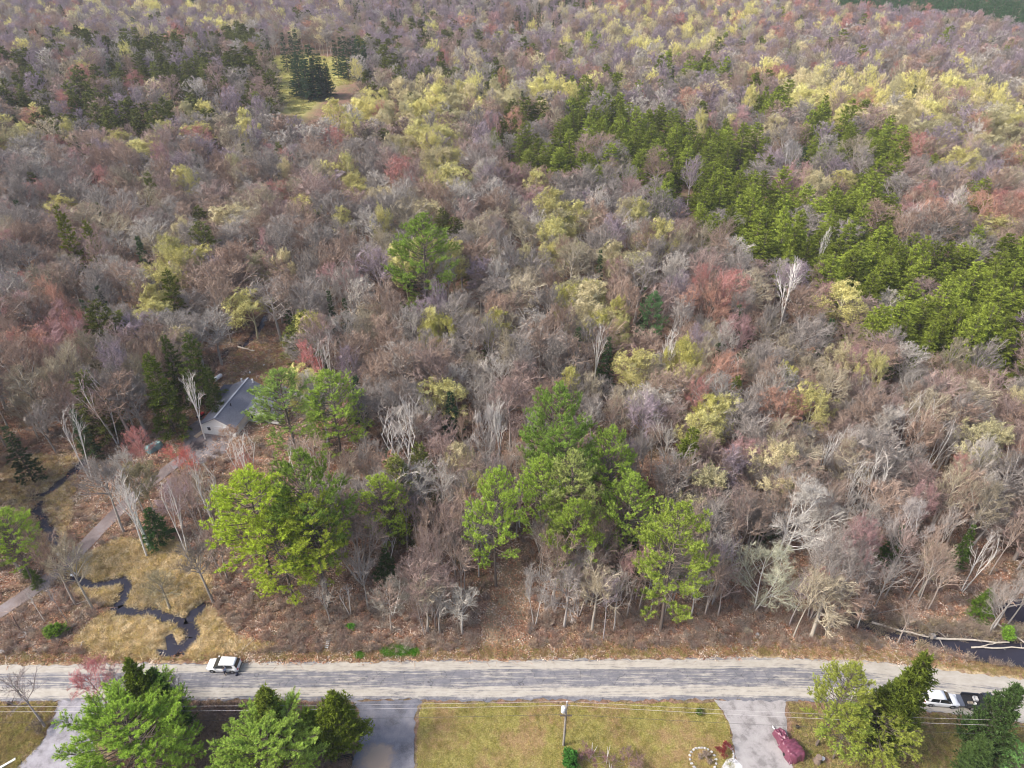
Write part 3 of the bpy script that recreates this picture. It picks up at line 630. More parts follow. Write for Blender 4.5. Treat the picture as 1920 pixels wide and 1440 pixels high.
# ------------------------------------------------------------------ hand placed trees: (pixel of the top, height, crown radius, model, tint, label)
MAN = []   # (x, y, r) kept free of other trees
def top(u, v, h, **kw):
    x, y = G(u, v, h); return x, y
YG = (.38, .45, .055); MG = (.29, .36, .06); DG = (.19, .27, .05); LG = (.34, .45, .075)
pines = [
 (790, 398, 29, 8.6, 2, (.15, .21, .04), "lone tall white pine standing dark green amid the bare woods"),
 (522, 690, 21, 6.6, 2, (.18, .245, .06), "bushy pine whose boughs hide the east end of the grey roof"),
 (612, 700, 21, 6.4, 0, (.21, .28, .05), "bright pine just east of the pine that hides the grey roof"),
 (447, 880, 25, 7.2, 3, (.28, .345, .04), "yellow green pine forming the west half of the huge clump below the house"),
 (548, 852, 27, 6.8, 0, DG, "darker pine forming the east half of the huge clump below the house"),
 (505, 960, 20, 6.0, 2, YG, "lower pine in front of the huge clump, its bare boughs showing near the road"),
 (575, 945, 21, 5.2, 1, (.25, .29, .04), "pine on the east flank of the huge clump, in front of the darker one"),
 (712, 893, 17, 4.3, 2, (.26, .32, .05), "small round pine alone between the huge clump and the trail pines"),
 (925, 885, 24, 4.6, 3, LG, "slender light green pine beside the brown woodland trail"),
 (1040, 722, 28, 6.6, 0, (.15, .22, .045), "tallest and furthest pine of the group above the trail"),
 (1062, 800, 24, 5.4, 1, (.15, .22, .045), "dark pine right in front of the tallest one above the trail"),
 (1075, 850, 24, 4.8, 2, (.25, .28, .09), "dusty grey green pine in the middle of the trail group"),
 (1152, 795, 23, 4.5, 3, (.19, .26, .045), "narrow pine at the upper east side of the trail group"),
 (1184, 886, 21, 5.0, 0, (.21, .28, .05), "round pine at the lower east side of the trail group"),
 (1016, 866, 21, 4.4, 1, LG, "light green pine at the west side of the trail group behind the dead boughs"),
 (1085, 935, 20, 4.6, 2, (.19, .25, .04), "low drooping pine at the foot of the trail group"),
 (1282, 955, 25, 5.9, 3, (.20, .25, .045), "bright pine standing alone at the ditch east of the trail group"),
 (1227, 545, 17, 3.6, 0, (.09, .17, .065), "blue green pine alone in the bare woods beyond the trail group"),
 (212, 1330, 14, 7.4, 10, (.21, .30, .045), "very broad round pine at the corner of the gravel driveway"),
 (490, 1352, 12, 6.2, 11, (.23, .31, .06), "broad pine south of the road opposite the parked white car"),
 (1604, 1240, 18, 3.7, 3, (.21, .235, .045), "thin crowned yellowish pine reaching over the road beside the pale driveway"),
 (1655, 1335, 11, 4.6, 1, (.19, .215, .04), "low yellow green pine between the thin pine and the columnar cedar"),
 (-12, 965, 15, 4.0, 1, LG, "light green pine cut by the west edge above the lane"),
 (1945, 1410, 9, 3.0, 2, (.11, .21, .06), "young fresh green pine at the south east corner"),
 (1612, 1322, 12, 3.4, 0, (.22, .27, .05), "sparse olive pine beside the covered trailer"),
]
for u, v, h, r, k, t, lb in pines:
    if t not in (YG, MG, DG, LG): t = tuple(q * 1.38 for q in t)
    x, y = top(u, v, h); MAN.append((x, y, r)); plant("pine_tree", PBIG if k > 9 else PINE, k, x, y, h, r, 22, 10.5 if k > 9 else 6.0, t, lb, "pine tree")
OL = (.13, .16, .022); OD = (.07, .095, .022); SPC = (.05, .08, .032)
cedars = [
 (1738, 1228, 20, 3.7, 0, (.10, .13, .02), "tall columnar cedar rising across the road west of the second white car"),
 (1692, 1280, 14, 3.2, 1, (.09, .125, .025), "shorter cedar leaning against the columnar cedar's west side"),
 (1912, 1288, 16, 2.7, 1, (.06, .10, .03), "dark green cedar hiding the nose of the black pickup"),
 (1856, 1392, 8, 2.8, 0, (.065, .105, .03), "low dark cedar in front of the black pickup"),
 (238, 1240, 16, 2.9, 0, (.11, .15, .02), "narrow olive cedar peeking over the broad round pine"),
 (285, 1258, 13, 2.6, 1, (.07, .13, .02), "darker short cedar behind the broad round pine"),
 (492, 1297, 13, 3.6, 1, (.11, .14, .02), "olive cedar behind the broad pine opposite the parked car"),
 (622, 1300, 13, 3.0, 0, (.13, .17, .02), "olive cedar at the corner of the asphalt driveway"),
 (572, 1330, 9, 2.4, 0, (.17, .24, .03), "small bright cedar between the broad pine and the corner cedar"),
]
for u, v, h, r, k, t, lb in cedars:
    x, y = top(u, v, h); MAN.append((x, y, r)); plant("cedar_tree", CED, k, x, y, h, r, 15, 3.2, t, lb, "cedar tree")
conif = [
 ("S", 152, 562, 15, 2.0, SPC, "narrow dark spruce west of the creek bend above the house"),
 ("H", 278, 665, 19, 4.4, (.10, .13, .022), "large olive hemlock just west of the grey roofed house"),
 ("H", 348, 632, 18, 3.6, (.09, .12, .022), "tall olive hemlock behind the white leaning birch by the house"),
 ("H", 312, 632, 17, 3.2, OD, "dark hemlock between the two larger hemlocks by the house"),
 ("H", 385, 690, 13, 2.6, OD, "small hemlock at the edge of the clearing behind the house"),
 ("H", 308, 510, 18, 3.4, (.11, .13, .02), "single olive hemlock far above the house among bare crowns"),
 ("H", 105, 385, 22, 3.4, (.17, .19, .025), "tall yellowish hemlock in the western woods"),
 ("H", 158, 413, 19, 3.0, (.16, .18, .025), "second yellowish hemlock just east of the tall one"),
 ("H", 272, 325, 17, 3.0, OL, "olive hemlock alone in the bare western woods"),
 ("S", 135, 768, 12, 2.2, SPC, "dark spruce above the western marsh"),
 ("S", 205, 690, 11, 2.2, (.09, .11, .02), "short spruce beside the large olive hemlock"),
 ("S", 615, 545, 15, 1.9, SPC, "thin dark spruce north of the clearing"),
 ("S", 645, 560, 13, 1.8, SPC, "shorter dark spruce beside the thin one north of the clearing"),
 ("S", 845, 735, 12, 2.4, (.03, .065, .03), "dark spruce half hidden among bare trees west of the trail pines"),
 ("S", 1085, 615, 14, 2.4, SPC, "dark spruce under the yellow budding crown"),
 ("S", 1140, 632, 14, 2.4, (.045, .09, .03), "dark spruce east of the one under the yellow crown"),
 ("S", 912, 603, 11, 1.6, (.08, .12, .02), "small pointed spruce in the middle of the bare woods"),
 ("S", 665, 705, 12, 2.4, (.03, .065, .03), "dark spruce just behind the pines beside the house"),
 ("S", 1335, 870, 11, 2.6, (.045, .085, .025), "dark spruce in the shade east of the trail group"),
 ("S", 1405, 620, 11, 2.4, SPC, "dark spruce below the round tan crown"),
 ("S", 1690, 985, 9, 2.0, (.06, .12, .02), "green spruce in the swampy woods above the fallen logs"),
 ("S", 1830, 985, 9, 1.9, (.07, .12, .02), "small green spruce in the swampy woods near the east edge"),
 ("S", 1862, 1105, 6, 2.2, (.09, .15, .02), "short bushy spruce at the edge of the small pond"),
 ("S", 275, 955, 8, 2.6, (.04, .09, .025), "dark bushy spruce behind the grey utility pole"),
 ("S", 60, 1075, 3, 1.0, (.09, .13, .03), "tiny spruce beside the gravel lane"),
 ("S", 730, 840, 8, 2.0, (.04, .07, .03), "small dark spruce above the small round pine"),
 ("S", 1450, 945, 8, 2.2, (.05, .085, .025), "dark spruce beside the big white crowned tree"),
 ("S", 10, 800, 13, 2.4, SPC, "dark spruce cut by the west edge above the marsh"),
 ("S", 718, 1030, 7, 1.9, (.06, .10, .03), "small spruce below the small round pine"),
 ("S", 1185, 1010, 9, 2.2, (.04, .08, .025), "dark spruce in the shade west of the ditch pine"),
]
for ty, u, v, h, r, t, lb in conif:
    x, y = top(u, v, h); MAN.append((x, y, r * .8))
    if ty == "H": plant("hemlock_tree", HEM, int(u), x, y, h, r, 15, 3.6, t, lb, "hemlock tree")
    else: plant("spruce_tree", SPR, int(u), x, y, h, r, 14, 2.1, t, lb, "spruce tree")
WH = (.58, .54, .49); WG = (.42, .38, .35); PK = (.46, .33, .32)
birches = [
 (1497, 490, 21, 4.4, 1, (.74, .70, .64), "bright white forked birch standing clear at the edge of the hemlocks"),
 (1556, 425, 15, 2.6, 1, WH, "white birch with two upright forks amid the hemlocks"),
 (1262, 615, 18, 1.9, 0, WH, "slim white birch beside the golden budding crown"),
 (1122, 600, 18, 1.9, 0, WG, "slim pale birch west of the dark spruces"),
 (600, 618, 18, 2.6, 2, WG, "pale birch cluster east of the red maple behind the house"),
 (345, 698, 16, 2.0, 0, WH, "clean white birch at the west corner of the house yard"),
 (108, 762, 17, 2.4, 1, WH, "white birch with a broken forked top above the marsh creek"),
 (162, 690, 18, 3.0, 2, PK, "pinkish birch cluster west of the house"),
 (205, 880, 19, 2.0, 0, WH, "long white birch leaning over the lane"),
 (228, 905, 15, 1.8, 0, WH, "second white birch leaning over the lane"),
 (362, 862, 18, 3.0, 1, WH, "forked white birch standing west of the huge pine clump"),
 (298, 902, 16, 2.2, 1, WG, "forked pale birch between the utility pole and the huge pine clump"),
 (437, 805, 15, 3.0, 2, WH, "fan shaped white birch between the house and the huge pine clump"),
 (555, 815, 14, 2.8, 2, WG, "crooked pale birch directly behind the huge pine clump"),
 (598, 850, 12, 1.6, 0, WG, "thin pale birch at the east shoulder of the huge pine clump"),
 (745, 755, 19, 4.2, 2, WG, "wide pale birch with arching limbs in the hollow east of the house"),
 (937, 748, 18, 1.8, 0, WH, "slim white birch behind the woodland trail"),
 (1590, 795, 16, 2.0, 2, WH, "cluster of leaning white birches in the swampy woods"),
 (1622, 850, 16, 1.8, 2, WH, "second cluster of leaning white birches in the swampy woods"),
 (1672, 848, 17, 2.2, 1, WH, "forked white birch in the swampy woods"),
 (1560, 800, 17, 1.6, 0, WG, "thin leaning birch at the west end of the swamp birches"),
 (1642, 1100, 9, 1.2, 0, WG, "short thin birch behind the fallen logs"),
 (1735, 735, 16, 3.2, 2, WG, "spreading pale birch in the eastern bare woods"),
 (1780, 780, 15, 2.6, 1, WG, "crooked pale birch near the rust crowned maple"),
 (1865, 1000, 13, 2.0, 1, WH, "white birch bending over the small pond"),
 (645, 1095, 7, 1.5, 1, WH, "short forked white birch leaning near the road verge"),
 (975, 890, 12, 1.6, 0, WG, "thin birch between the slender pine and the trail group"),
 (1740, 370, 17, 3.6, 2, WG, "pale birch cluster in front of the far hemlocks"),
 (1705, 385, 15, 2.6, 1, WG, "smaller pale birch beside the cluster in front of the far hemlocks"),
 (45, 1100, 8, .5, 0, WG, "bare straight white stem leaning in the marsh scrub"),
]
for u, v, h, r, k, t, lb in birches:
    x, y = top(u, v, h); MAN.append((x, y, r * .7)); plant("birch_tree", BIRCH, k, x, y, h, r, 17, 2.7, t, lb, "birch tree", ttint=(.6, .57, .52), lean=.05, leandir=u)
snags = [
 (1385, 655, 15, 2.6, 1, (.72, .69, .62), "bleached dead tree with bare antler like forks amid bare crowns"),
 (1045, 888, 17, 2.4, 0, (.45, .44, .43), "dead grey pine with bare side boughs in front of the trail group"),
 (1857, 1115, 4.5, .3, 0, (.6, .56, .5), "short broken dead stem standing in the pond edge"),
 (720, 990, 8, 1.8, 1, (.5, .49, .48), "small dead tree with grey forks before the small round pine"),
]
for u, v, h, r, k, t, lb in snags:
    x, y = top(u, v, h); MAN.append((x, y, r * .5)); plant("dead_tree", SNAG, k, x, y, h, r, 12, 1.8, t, lb, "dead tree", ttint=t)
wides = [
 (1502, 903, 17, 8.8, 0, (.60, .56, .50), "huge spreading white limbed tree above the east ditch"),
 (1448, 1033, 13, 6.2, 1, (.50, .50, .36), "greenish white spreading tree below the huge white limbed one"),
 (1735, 935, 15, 5.0, 0, (.46, .41, .38), "round white crowned tree in the swampy woods"),
 (912, 755, 16, 3.6, 1, (.52, .48, .45), "small white crowned tree behind the woodland trail"),
 (1490, 258, 19, 5.4, 1, (.36, .34, .33), "big grey leafless tree enclosed by the hemlocks"),
 (725, 1080, 9, 4.0, 0, (.38, .35, .29), "low grey spreading tree at the thicket above the green grass patch"),
]
for u, v, h, r, k, t, lb in wides:
    x, y = top(u, v, h); MAN.append((x, y, r * .7)); plant("spreading_tree", BIG, k, x, y, h, r, 15, 7, t, lb, "spreading tree", ttint=tuple(q * .9 for q in t))
GB = (.30, .27, .24); RB = (.40, .20, .18)
bares = [
 (15, 1262, 12, 2.8, SLIM, 0, (.24, .20, .19), "leafless tree forking over the road at the west end"),
 (155, 1240, 11, 3.2, RED, 0, (.50, .20, .20), "red budded tree reaching over the road behind the broad round pine"),
 (205, 1250, 10, 2.2, SLIM, 1, (.26, .21, .20), "thin leafless tree between the red budded tree and the olive cedar"),
 (425, 798, 6, 2.6, RED, 0, (.40, .25, .16), "low rusty budding tree in front of the white garage wall"),
 (312, 1255, 11, 1.6, SLIM, 2, (.28, .24, .23), "thin leafless tree east of the broad round pine"),
 (815, 1095, 11, 2.2, SLIM, 0, (.34, .31, .27), "slim grey tree in the thicket above the green grass patch"),
 (862, 1105, 10, 3.2, BARE, 1, (.40, .37, .32), "pale umbrella shaped tree beside the brown woodland trail"),
 (1005, 1055, 14, 2.6, BARE, 2, (.38, .35, .32), "pale double stemmed tree at the mouth of the trail"),
 (1065, 1065, 13, 3.6, BARE, 0, (.35, .31, .28), "pale wide tree east of the trail mouth"),
 (355, 1010, 14, 3.4, BARE, 3, (.22, .19, .16), "dark limbed tree arching over the marsh stream"),
 (290, 1075, 8, 3.2, BARE, 0, (.30, .26, .15), "low yellowish shrubby tree above the marsh stream"),
 (80, 1085, 10, 1.0, SLIM, 0, (.25, .23, .24), "straight grey dead looking tree leaning beside the marsh"),
 (600, 1085, 10, 2.2, SLIM, 1, (.36, .32, .27), "slim tan tree just east of the lower pine boughs"),
 (565, 640, 15, 4.6, RED, 1, (.55, .22, .20), "rounded red budded maple at the far side of the clearing"),
 (325, 830, 11, 3.4, RED, 1, (.62, .20, .16), "vivid red budded tree beside the lane below the house"),
 (245, 800, 12, 3.2, RED, 0, (.50, .23, .20), "red budded tree west of the vivid one by the lane"),
 (250, 865, 13, 3.4, BUDDY, 1, (.34, .30, .17), "tan budding tree in front of the red ones by the lane"),
 (310, 900, 11, 3.6, BARE, 4, (.38, .28, .29), "hazy pinkish tree between the lane and the forked birches"),
 (450, 850, 9, 2.6, RED, 0, (.50, .22, .17), "low red budded bush behind the huge pine clump"),
]
for u, v, h, r, P, k, t, lb in bares:
    h0, r0 = (14, 2.4) if P is SLIM else (14, 3.8) if P is RED else (16, 4.2) if P is BUDDY else (17, 4.2)
    x, y = top(u, v, h); MAN.append((x, y, r * .7))
    nm = {id(SLIM): "bare_tree", id(BARE): "bare_tree", id(RED): "red_budded_tree", id(BUDDY): "budding_tree"}[id(P)]
    plant(nm, P, k, x, y, h, r, h0, r0, t, lb, nm.replace("_", " "))
meadow = [(548, 124, 17, 3.4), (556, 116, 19, 4.0), (566, 106, 22, 4.6), (577, 96, 25, 5.2), (588, 102, 23, 4.8), (598, 112, 20, 4.4), (608, 122, 18, 3.6), (614, 134, 14, 3.0), (556, 132, 16, 4.0), (570, 126, 18, 4.4), (584, 126, 18, 4.4), (599, 131, 16, 4.0),
 (628, 88, 19, 3.4), (637, 82, 21, 3.6), (646, 80, 22, 3.8), (655, 84, 20, 3.6), (663, 80, 22, 3.8), (671, 84, 20, 3.6), (680, 88, 20, 3.6), (530, 76, 20, 3.2), (545, 74, 20, 3.4), (553, 70, 22, 4.0)]
for j_, (u, v, h, r) in enumerate(meadow):
    x, y = top(u, v, h); MAN.append((x, y, 1.5)); o_, c_ = ((("in the clump within", "meadow") if j_ < 12 else ("in the dark row behind", "row")))
    where = ("at the upper west flank of", "second from the west flank of", "just west of the peak of", "forming the peak of", "just east of the peak of", "on the upper east slope of", "on the lower east slope of", "small, at the east foot of", "at the west foot of", "at the front west of", "at the front centre of", "at the front east of",
             "at the west end of", "second from the west in", "third from the west in", "in the middle of", "third from the east in", "second from the east in", "at the east end of", "first of three west of", "second of three west of", "third and tallest west of")[j_]
    plant("spruce_tree", SPR, j_, x, y, h, r, 14, 2.1, (.05, .09, .045), f"dark spruce {where} the {'spruce clump in the hidden meadow' if j_ < 12 else 'dark row behind the hidden meadow'}", "spruce tree", group="spruces " + o_ + " the hidden meadow")
buds_m = [(1060, 395, 3.6), (1065, 530, 4.2), (1110, 520, 3.6), (1125, 580, 4.0), (1290, 640, 4.6), (1290, 625, 3.0), (935, 575, 4.4), (580, 578, 4.0), (340, 455, 5.4), (1480, 675, 2.6), (1340, 735, 4.0), (1070, 680, 2.6), (805, 590, 3.0), (835, 585, 3.4), (1160, 550, 3.0)]

# ------------------------------------------------------------------ woodland map: which kind grows where (photo pixels of the canopy)
E_HEM = [(1010,250,95,62,.9),(1130,215,72,52,.95),(1230,262,80,60,.92),(1090,300,60,26,.75),(1360,285,92,55,.92),(1440,185,42,36,.8),(1560,255,62,50,.75),(1665,272,45,42,.92),
 (1280,345,90,45,.92),(1400,372,110,60,.9),(1540,400,110,60,.86),(1640,360,66,50,.8),(1500,455,90,38,.92),(1640,485,110,70,.95),(1760,520,120,70,.95),(1860,570,110,95,.97),(1830,432,60,36,.7),
 (1845,360,45,28,.85),(1700,600,70,45,.8),(1910,480,50,50,.95),(1300,125,75,26,.55),(1110,150,60,26,.35),(1900,650,70,40,.7),
 (250,120,260,52,.72),(120,190,120,52,.6),(240,190,120,60,.78),(360,130,115,55,.66),(450,100,70,46,.66),(400,215,70,26,.35),(90,310,62,40,.55),(482,185,40,55,.45),
 (800,60,90,26,.5),(770,150,90,48,.5),(720,110,50,50,.66),(870,60,62,26,.35),(930,150,40,26,.4),(1000,105,130,60,.22),(50,480,60,60,.2),(340,210,40,30,.3),(1430,80,100,50,.12)]
E_SPR = [(574,128,40,34,1.6),(655,96,40,22,1.4),(520,95,40,12,.8),(380,60,200,70,.12),(700,15,200,30,.2),(1010,20,120,30,.3),(1060,5,60,20,.5),(200,600,200,150,.06),(560,160,12,10,.5),(30,300,80,200,.1),(1580,60,200,40,.06),(760,15,130,28,.35),(1180,640,120,60,.06)]
E_BUD = [(760,202,140,28,.8),(850,180,130,26,.7),(790,262,70,48,.72),(830,300,70,50,.7),(1000,172,90,20,.65),(1200,70,220,26,.4),(1560,175,120,34,.8),(1700,190,150,34,.85),(1830,230,120,50,.75),(1870,280,80,40,.55),
 (370,205,60,18,.6),(340,450,60,24,.4),(240,320,40,20,.35),(1060,420,55,60,.6),(1110,560,90,50,.4),(1290,655,60,50,.4),(1180,450,60,50,.35),(1270,30,200,30,.35),(1340,750,60,30,.35),(1640,700,50,40,.25),(470,20,200,26,.25),(250,25,150,30,.25),(1400,50,200,50,.25),(700,320,60,40,.3),(580,300,60,40,.1)]
E_RED = [(1740,355,45,30,.5),(1890,385,60,40,.5),(1700,262,40,30,.5),(150,230,90,40,.35),(730,195,50,20,.5),(60,600,90,60,.35),(1330,540,60,30,.2),(1480,150,90,20,.35),(1870,300,60,30,.3),(1400,25,200,30,.3),(1700,40,200,30,.3),(1180,330,60,30,.25)]
def lf(x, y, k, ph): return .5 + .5 * np.sin(x * k + ph) * np.cos(y * k * 1.3 + ph * 2.1)
def prob(E, u, v):
    p = np.zeros(np.shape(u))
    for a, b, ru, rv, q in E:
        d = ((u - a) / ru) ** 2 + ((v - b) / rv) ** 2; p = np.maximum(p, q * (1 - smooth(.75, 1.2, d)))
    return p
def plantation(u, v):   # dark conifer plantation beyond the hill edge
    line = np.interp(u, [1480, 1510, 1620, 1720, 1800, 1920, 2100], [-60, 2, 20, 27, 33, 55, 90]); return v < line

pts = []; y = 58.0
while y < 1150:
    s = float(np.interp(y, [58, 90, 110, 160, 260, 500, 1150], [3.3, 4.0, 4.8, 6.2, 7.2, 7.8, 9.0]))
    half = .72 * (y * .82 + 52) * 1.1 + 20
    for x in np.arange(-half, half, s):
        pts.append((x + R.uniform(-.48, .48) * s, y + R.uniform(-.48, .48) * s, s))
    y += s
for _ in range(190): pts.append((R.uniform(-32, 62), 62 + 34 * R.rand() ** 1.2, 3.0))
n_reg = len(pts) - 190
for _ in range(170): pts.append((R.uniform(-34, 64), 62 + 30 * R.rand() ** 1.3, 3.0))
P = np.array(pts); X, Y, S = P.T; extra = np.arange(len(P)) >= n_reg
keep = np.ones(len(P), bool)
keep &= Y > np.interp(X, [q[0] for q in ROAD_N], [q[1] for q in ROAD_N]) + 3.2
for poly, mg in ((MARSH, 0), (FIELD, 0), (CLEAR, 0), (POND, .5), (POND2, .3), (POOL, 1)):
    ins = inpoly(X, Y, poly); keep &= ~ins
    if mg: keep &= dist_poly(X, Y, poly + [poly[0]]) > mg
keep &= ~((prob(E_HEM, *PX(X, Y, 13.0)) > .6) & (R.rand(len(P)) < .10))
keep &= ~(inpoly(X, Y, MARSH0) & (R.rand(len(P)) < .8)); keep &= ~(inpoly(X, Y, YARD) & (R.rand(len(P)) < .72))
keep &= ~inpoly(X, Y, GP([(330, 795), (500, 795), (500, 900), (400, 930), (340, 900)]))
keep &= dist_poly(X, Y, LANE) > 2.2
for L in (CREEK0, CREEK1, CREEK2, CREEK3): keep &= dist_poly(X, Y, L) > 1.2
trail = GP([(905, 1232), (895, 1180), (935, 1060), (960, 1020), (985, 1060), (1000, 1130), (985, 1180), (1000, 1232)]); keep &= ~inpoly(X, Y, trail); keep &= dist_poly(X, Y, trail + [trail[0]]) > 1.3
for pu, pv, phh, pw in ((1502, 903, 17, 7.5), (712, 893, 17, 4.5), (1448, 1033, 13, 5), (912, 755, 16, 3), (447, 880, 25, 6), (548, 852, 27, 6), (1282, 955, 25, 5), (862, 1105, 10, 3), (1497, 490, 21, 4)):
    qx, qy = top(pu, pv, phh); keep &= ~((np.abs(X - qx * Y / qy) < pw) & (Y < qy) & (Y > qy - 11))
left = GP([(-200, 1060), (110, 1075), (140, 1110), (130, 1235), (-200, 1240)]); keep &= ~(inpoly(X, Y, left) & (R.rand(len(P)) < .7))
mid = GP([(380, 1120), (420, 1080), (640, 1080), (700, 1190), (700, 1240), (430, 1240)]); keep &= ~(inpoly(X, Y, mid) & (R.rand(len(P)) < .6))
verge_e = GP([(1090, 1160), (1500, 1160), (1560, 1170), (1560, 1240), (1090, 1240)]); keep &= ~(inpoly(X, Y, verge_e) & (R.rand(len(P)) < .45))
for mx, my, mr in MAN:
    keep &= np.hypot(X - mx, Y - my) > np.where(extra, mr * .35 + .5, mr * .7 + .6)
    keep &= ~((np.abs(X - mx * Y / my) < mr * .8 + .8) & (Y < my) & (Y > my - np.where(extra, 2.0, 6.5 + (3.5 if mr > 3 else 0))))
P = P[keep]; X, Y, S = P.T
U, Vv = PX(X, Y, 13.0)
Ub, Vb = PX(X, Y, 0.0)
k2 = (U > -190) & (U < 2110) & (Vb > -120); P = P[k2]; X, Y, S, U, Vv = X[k2], Y[k2], S[k2], U[k2], Vv[k2]
k3 = np.ones(len(P), bool)
for zc in (21.0, 17.0, 13.0, 7.0):
    uc, vc = PX(X, Y, zc)
    for poly in ([(504, 116), (560, 108), (668, 116), (664, 166), (608, 170), (582, 200), (528, 194), (528, 165)], [(362, 800), (395, 716), (480, 716), (520, 700), (560, 700), (500, 812), (415, 826), (372, 818)], [(400, 700), (420, 665), (470, 648), (540, 650), (520, 690)], [(120, 1040), (200, 985), (240, 1000), (150, 1075)]):
        k3 &= ~inpoly(uc, vc, poly)
P = P[k3]; X, Y, S, U, Vv = X[k3], Y[k3], S[k3], U[k3], Vv[k3]
N = len(P); rr = R.rand(N)
kind = np.full(N, 'bare', object)
ph = prob(E_HEM, U, Vv) * np.where(U < 1050, .25 + .95 * smooth(.35, .75, lf(X, Y, .05, 3) + .25 * R.rand(N)), 1); psr = prob(E_SPR, U, Vv); pb = prob(E_BUD, U, Vv); pr = prob(E_RED, U, Vv)
base_h = np.where(Vv < 420, .022, .015); base_b = np.where(Vv < 260, .10, .05); base_r = np.where(Vv < 300, .065, .028)
c = rr; cut = np.zeros(N)
for nm, p in (('hem', np.maximum(ph, base_h)), ('spr', np.where(ph < .5, np.maximum(psr, .007 + .012 * (Vv < 700) + .02 * ((U < 700) & (Vv < 800))), psr * .5)), ('bud', np.where(ph > .5, .03, np.maximum(pb, base_b))), ('red', np.where(ph > .5, .02, np.maximum(pr, base_r)))):
    z = np.minimum(p, 1 - cut) if nm != 'hem' else p
    p_eff = p * (1 - cut); sel = (c >= cut) & (c < cut + p_eff) & (kind == 'bare'); kind[sel] = nm; cut = cut + p_eff
kind[inpoly(X, Y, YARD) | ((Y < 95) & (kind == 'spr')) | ((Y < 105) & (kind == 'bud') & ((R.rand(N) < .6) | (Y < 82)))] = 'bare'; plt_ = plantation(U, Vv); kind[plt_] = 'spr'
# stands of conifers grow closer together
PALB = [((.30, .265, .235), "grey"), ((.35, .255, .195), "brown"), ((.36, .26, .225), "pinkish brown"), ((.325, .26, .29), "mauve grey"), ((.385, .33, .23), "tan"), ((.45, .41, .36), "pale grey"), ((.31, .215, .16), "russet brown")]
wts = np.stack([.9 * (1 - .6 * smooth(250, 600, Y)), .9 * lf(X, Y, .03, 1), .9 * lf(X, Y, .021, 2.5), .08 + 1.9 * smooth(180, 600, Y), .8 * lf(X, Y, .035, 4), .35 + 0 * X, .6 * lf(X, Y, .04, 5.5)], 1); wts /= wts.sum(1, keepdims=True)  # mauve share grows with distance: red bud colour plus haze tone painted into the tints
ci = (np.cumsum(wts, 1) < R.rand(N)[:, None]).sum(1).clip(0, 6)
tint = np.array([PALB[i][0] for i in ci]) * np.where(Y > 300, R.uniform(.84, 1.14, N), R.uniform(.70, 1.18, N))[:, None]; cname = [PALB[i][1] for i in ci]
rad = (3.3 + 3.9 * R.rand(N) ** 1.3) * np.interp(Y, [60, 130, 200], [.68, .95, 1.12]); hgt = R.uniform(12.5, 20, N) * np.interp(Y, [60, 120, 180], [.85, .95, 1.0])
for i in range(N):
    kd = kind[i]; f = R.uniform(.85, 1.15)
    if kd == 'bud':
        j = R.randint(4); tint[i] = np.array([(.56, .51, .20), (.56, .49, .29), (.46, .42, .24), (.60, .56, .23)][j]) * f; cname[i] = ("yellow green", "creamy yellow", "olive tan", "bright yellow")[j]; tint[i] *= (1.22 if Y[i] > 300 else 1.0)
    elif kd == 'red':
        j = R.randint(3); tint[i] = np.array([(.46, .22, .19), (.43, .26, .25), (.48, .27, .19)][j]) * f; cname[i] = ("red", "dusky rose", "orange red")[j]
    elif kd == 'hem':
        a = np.clip((U[i] - 850) / 250, 0, 1); tint[i] = (np.array((.15, .165, .045)) * (1 - a) + np.array((.225, .275, .042)) * a) * f; cname[i] = ("drab olive", "green olive")[int(a > .5)]
        q_ = R.uniform(.75, 1.2); rad[i] = R.uniform(4.1, 5.3) * q_ * (1 if Y[i] > 130 else .85); hgt[i] = R.uniform(13, 17.5) * (.55 + .45 * q_); m_ = R.uniform(.58, 1.12); tint[i] *= m_; cname[i] = ('deep ' if m_ < .74 else 'bright ' if m_ > .95 else '') + cname[i]
    elif kd == 'spr':
        tint[i] = np.array((.05, .085, .032)) * f; cname[i] = "dark green"; rad[i] = R.uniform(1.6, 2.6); hgt[i] = R.uniform(11, 17)
        if plt_[i]: tint[i] = np.array((.05, .12, .045)) * f; rad[i] = 2.9
Z = height(X, Y) - .08
# landmark phrases
LM = [("the grey roofed house", G(440, 790)), ("the huge pine clump", G(520, 1100)), ("the trail pines", G(1080, 950)), ("the woodland trail", G(940, 1120)), ("the lone white pine", G(790, 555)), ("the fallen logs", G(1750, 1180)),
      ("the huge white limbed tree", G(1500, 1080)), ("the white forked birch", G(1497, 620)), ("the western marsh", G(60, 950)), ("the swamp birches", G(1610, 950)), ("the small round pine", G(715, 1030)), ("the ditch pine", G(1268, 1150)),
      ("the hidden meadow", G(585, 150)), ("the hemlock stand", G(1500, 480)), ("the yellowish hemlocks", G(120, 520)), ("the blue green pine", G(1227, 640)), ("the west creek bend", G(300, 700)), ("the paired dark spruces", G(1110, 700)), ("the big grey tree", G(1490, 370)), ("the pale far birches", G(1725, 480)), ("the hemlock birch pair", G(1556, 530)), ("the eastern hemlock slope", G(1850, 690)), ("the upper hemlock point", G(1130, 300)), ("the small upper hemlock knot", G(1430, 260)), ("the far yellow canopy", G(1750, 260)), ("the far dark plantation", G(1700, 80)), ("the northwest evergreens", G(250, 260)), ("the central yellow crowns", G(800, 330)), ("the house clearing", G(500, 660)), ("the dead antler tree", G(1365, 760))]
LMx = np.array([q[1] for q in LM])
SEEN = {}
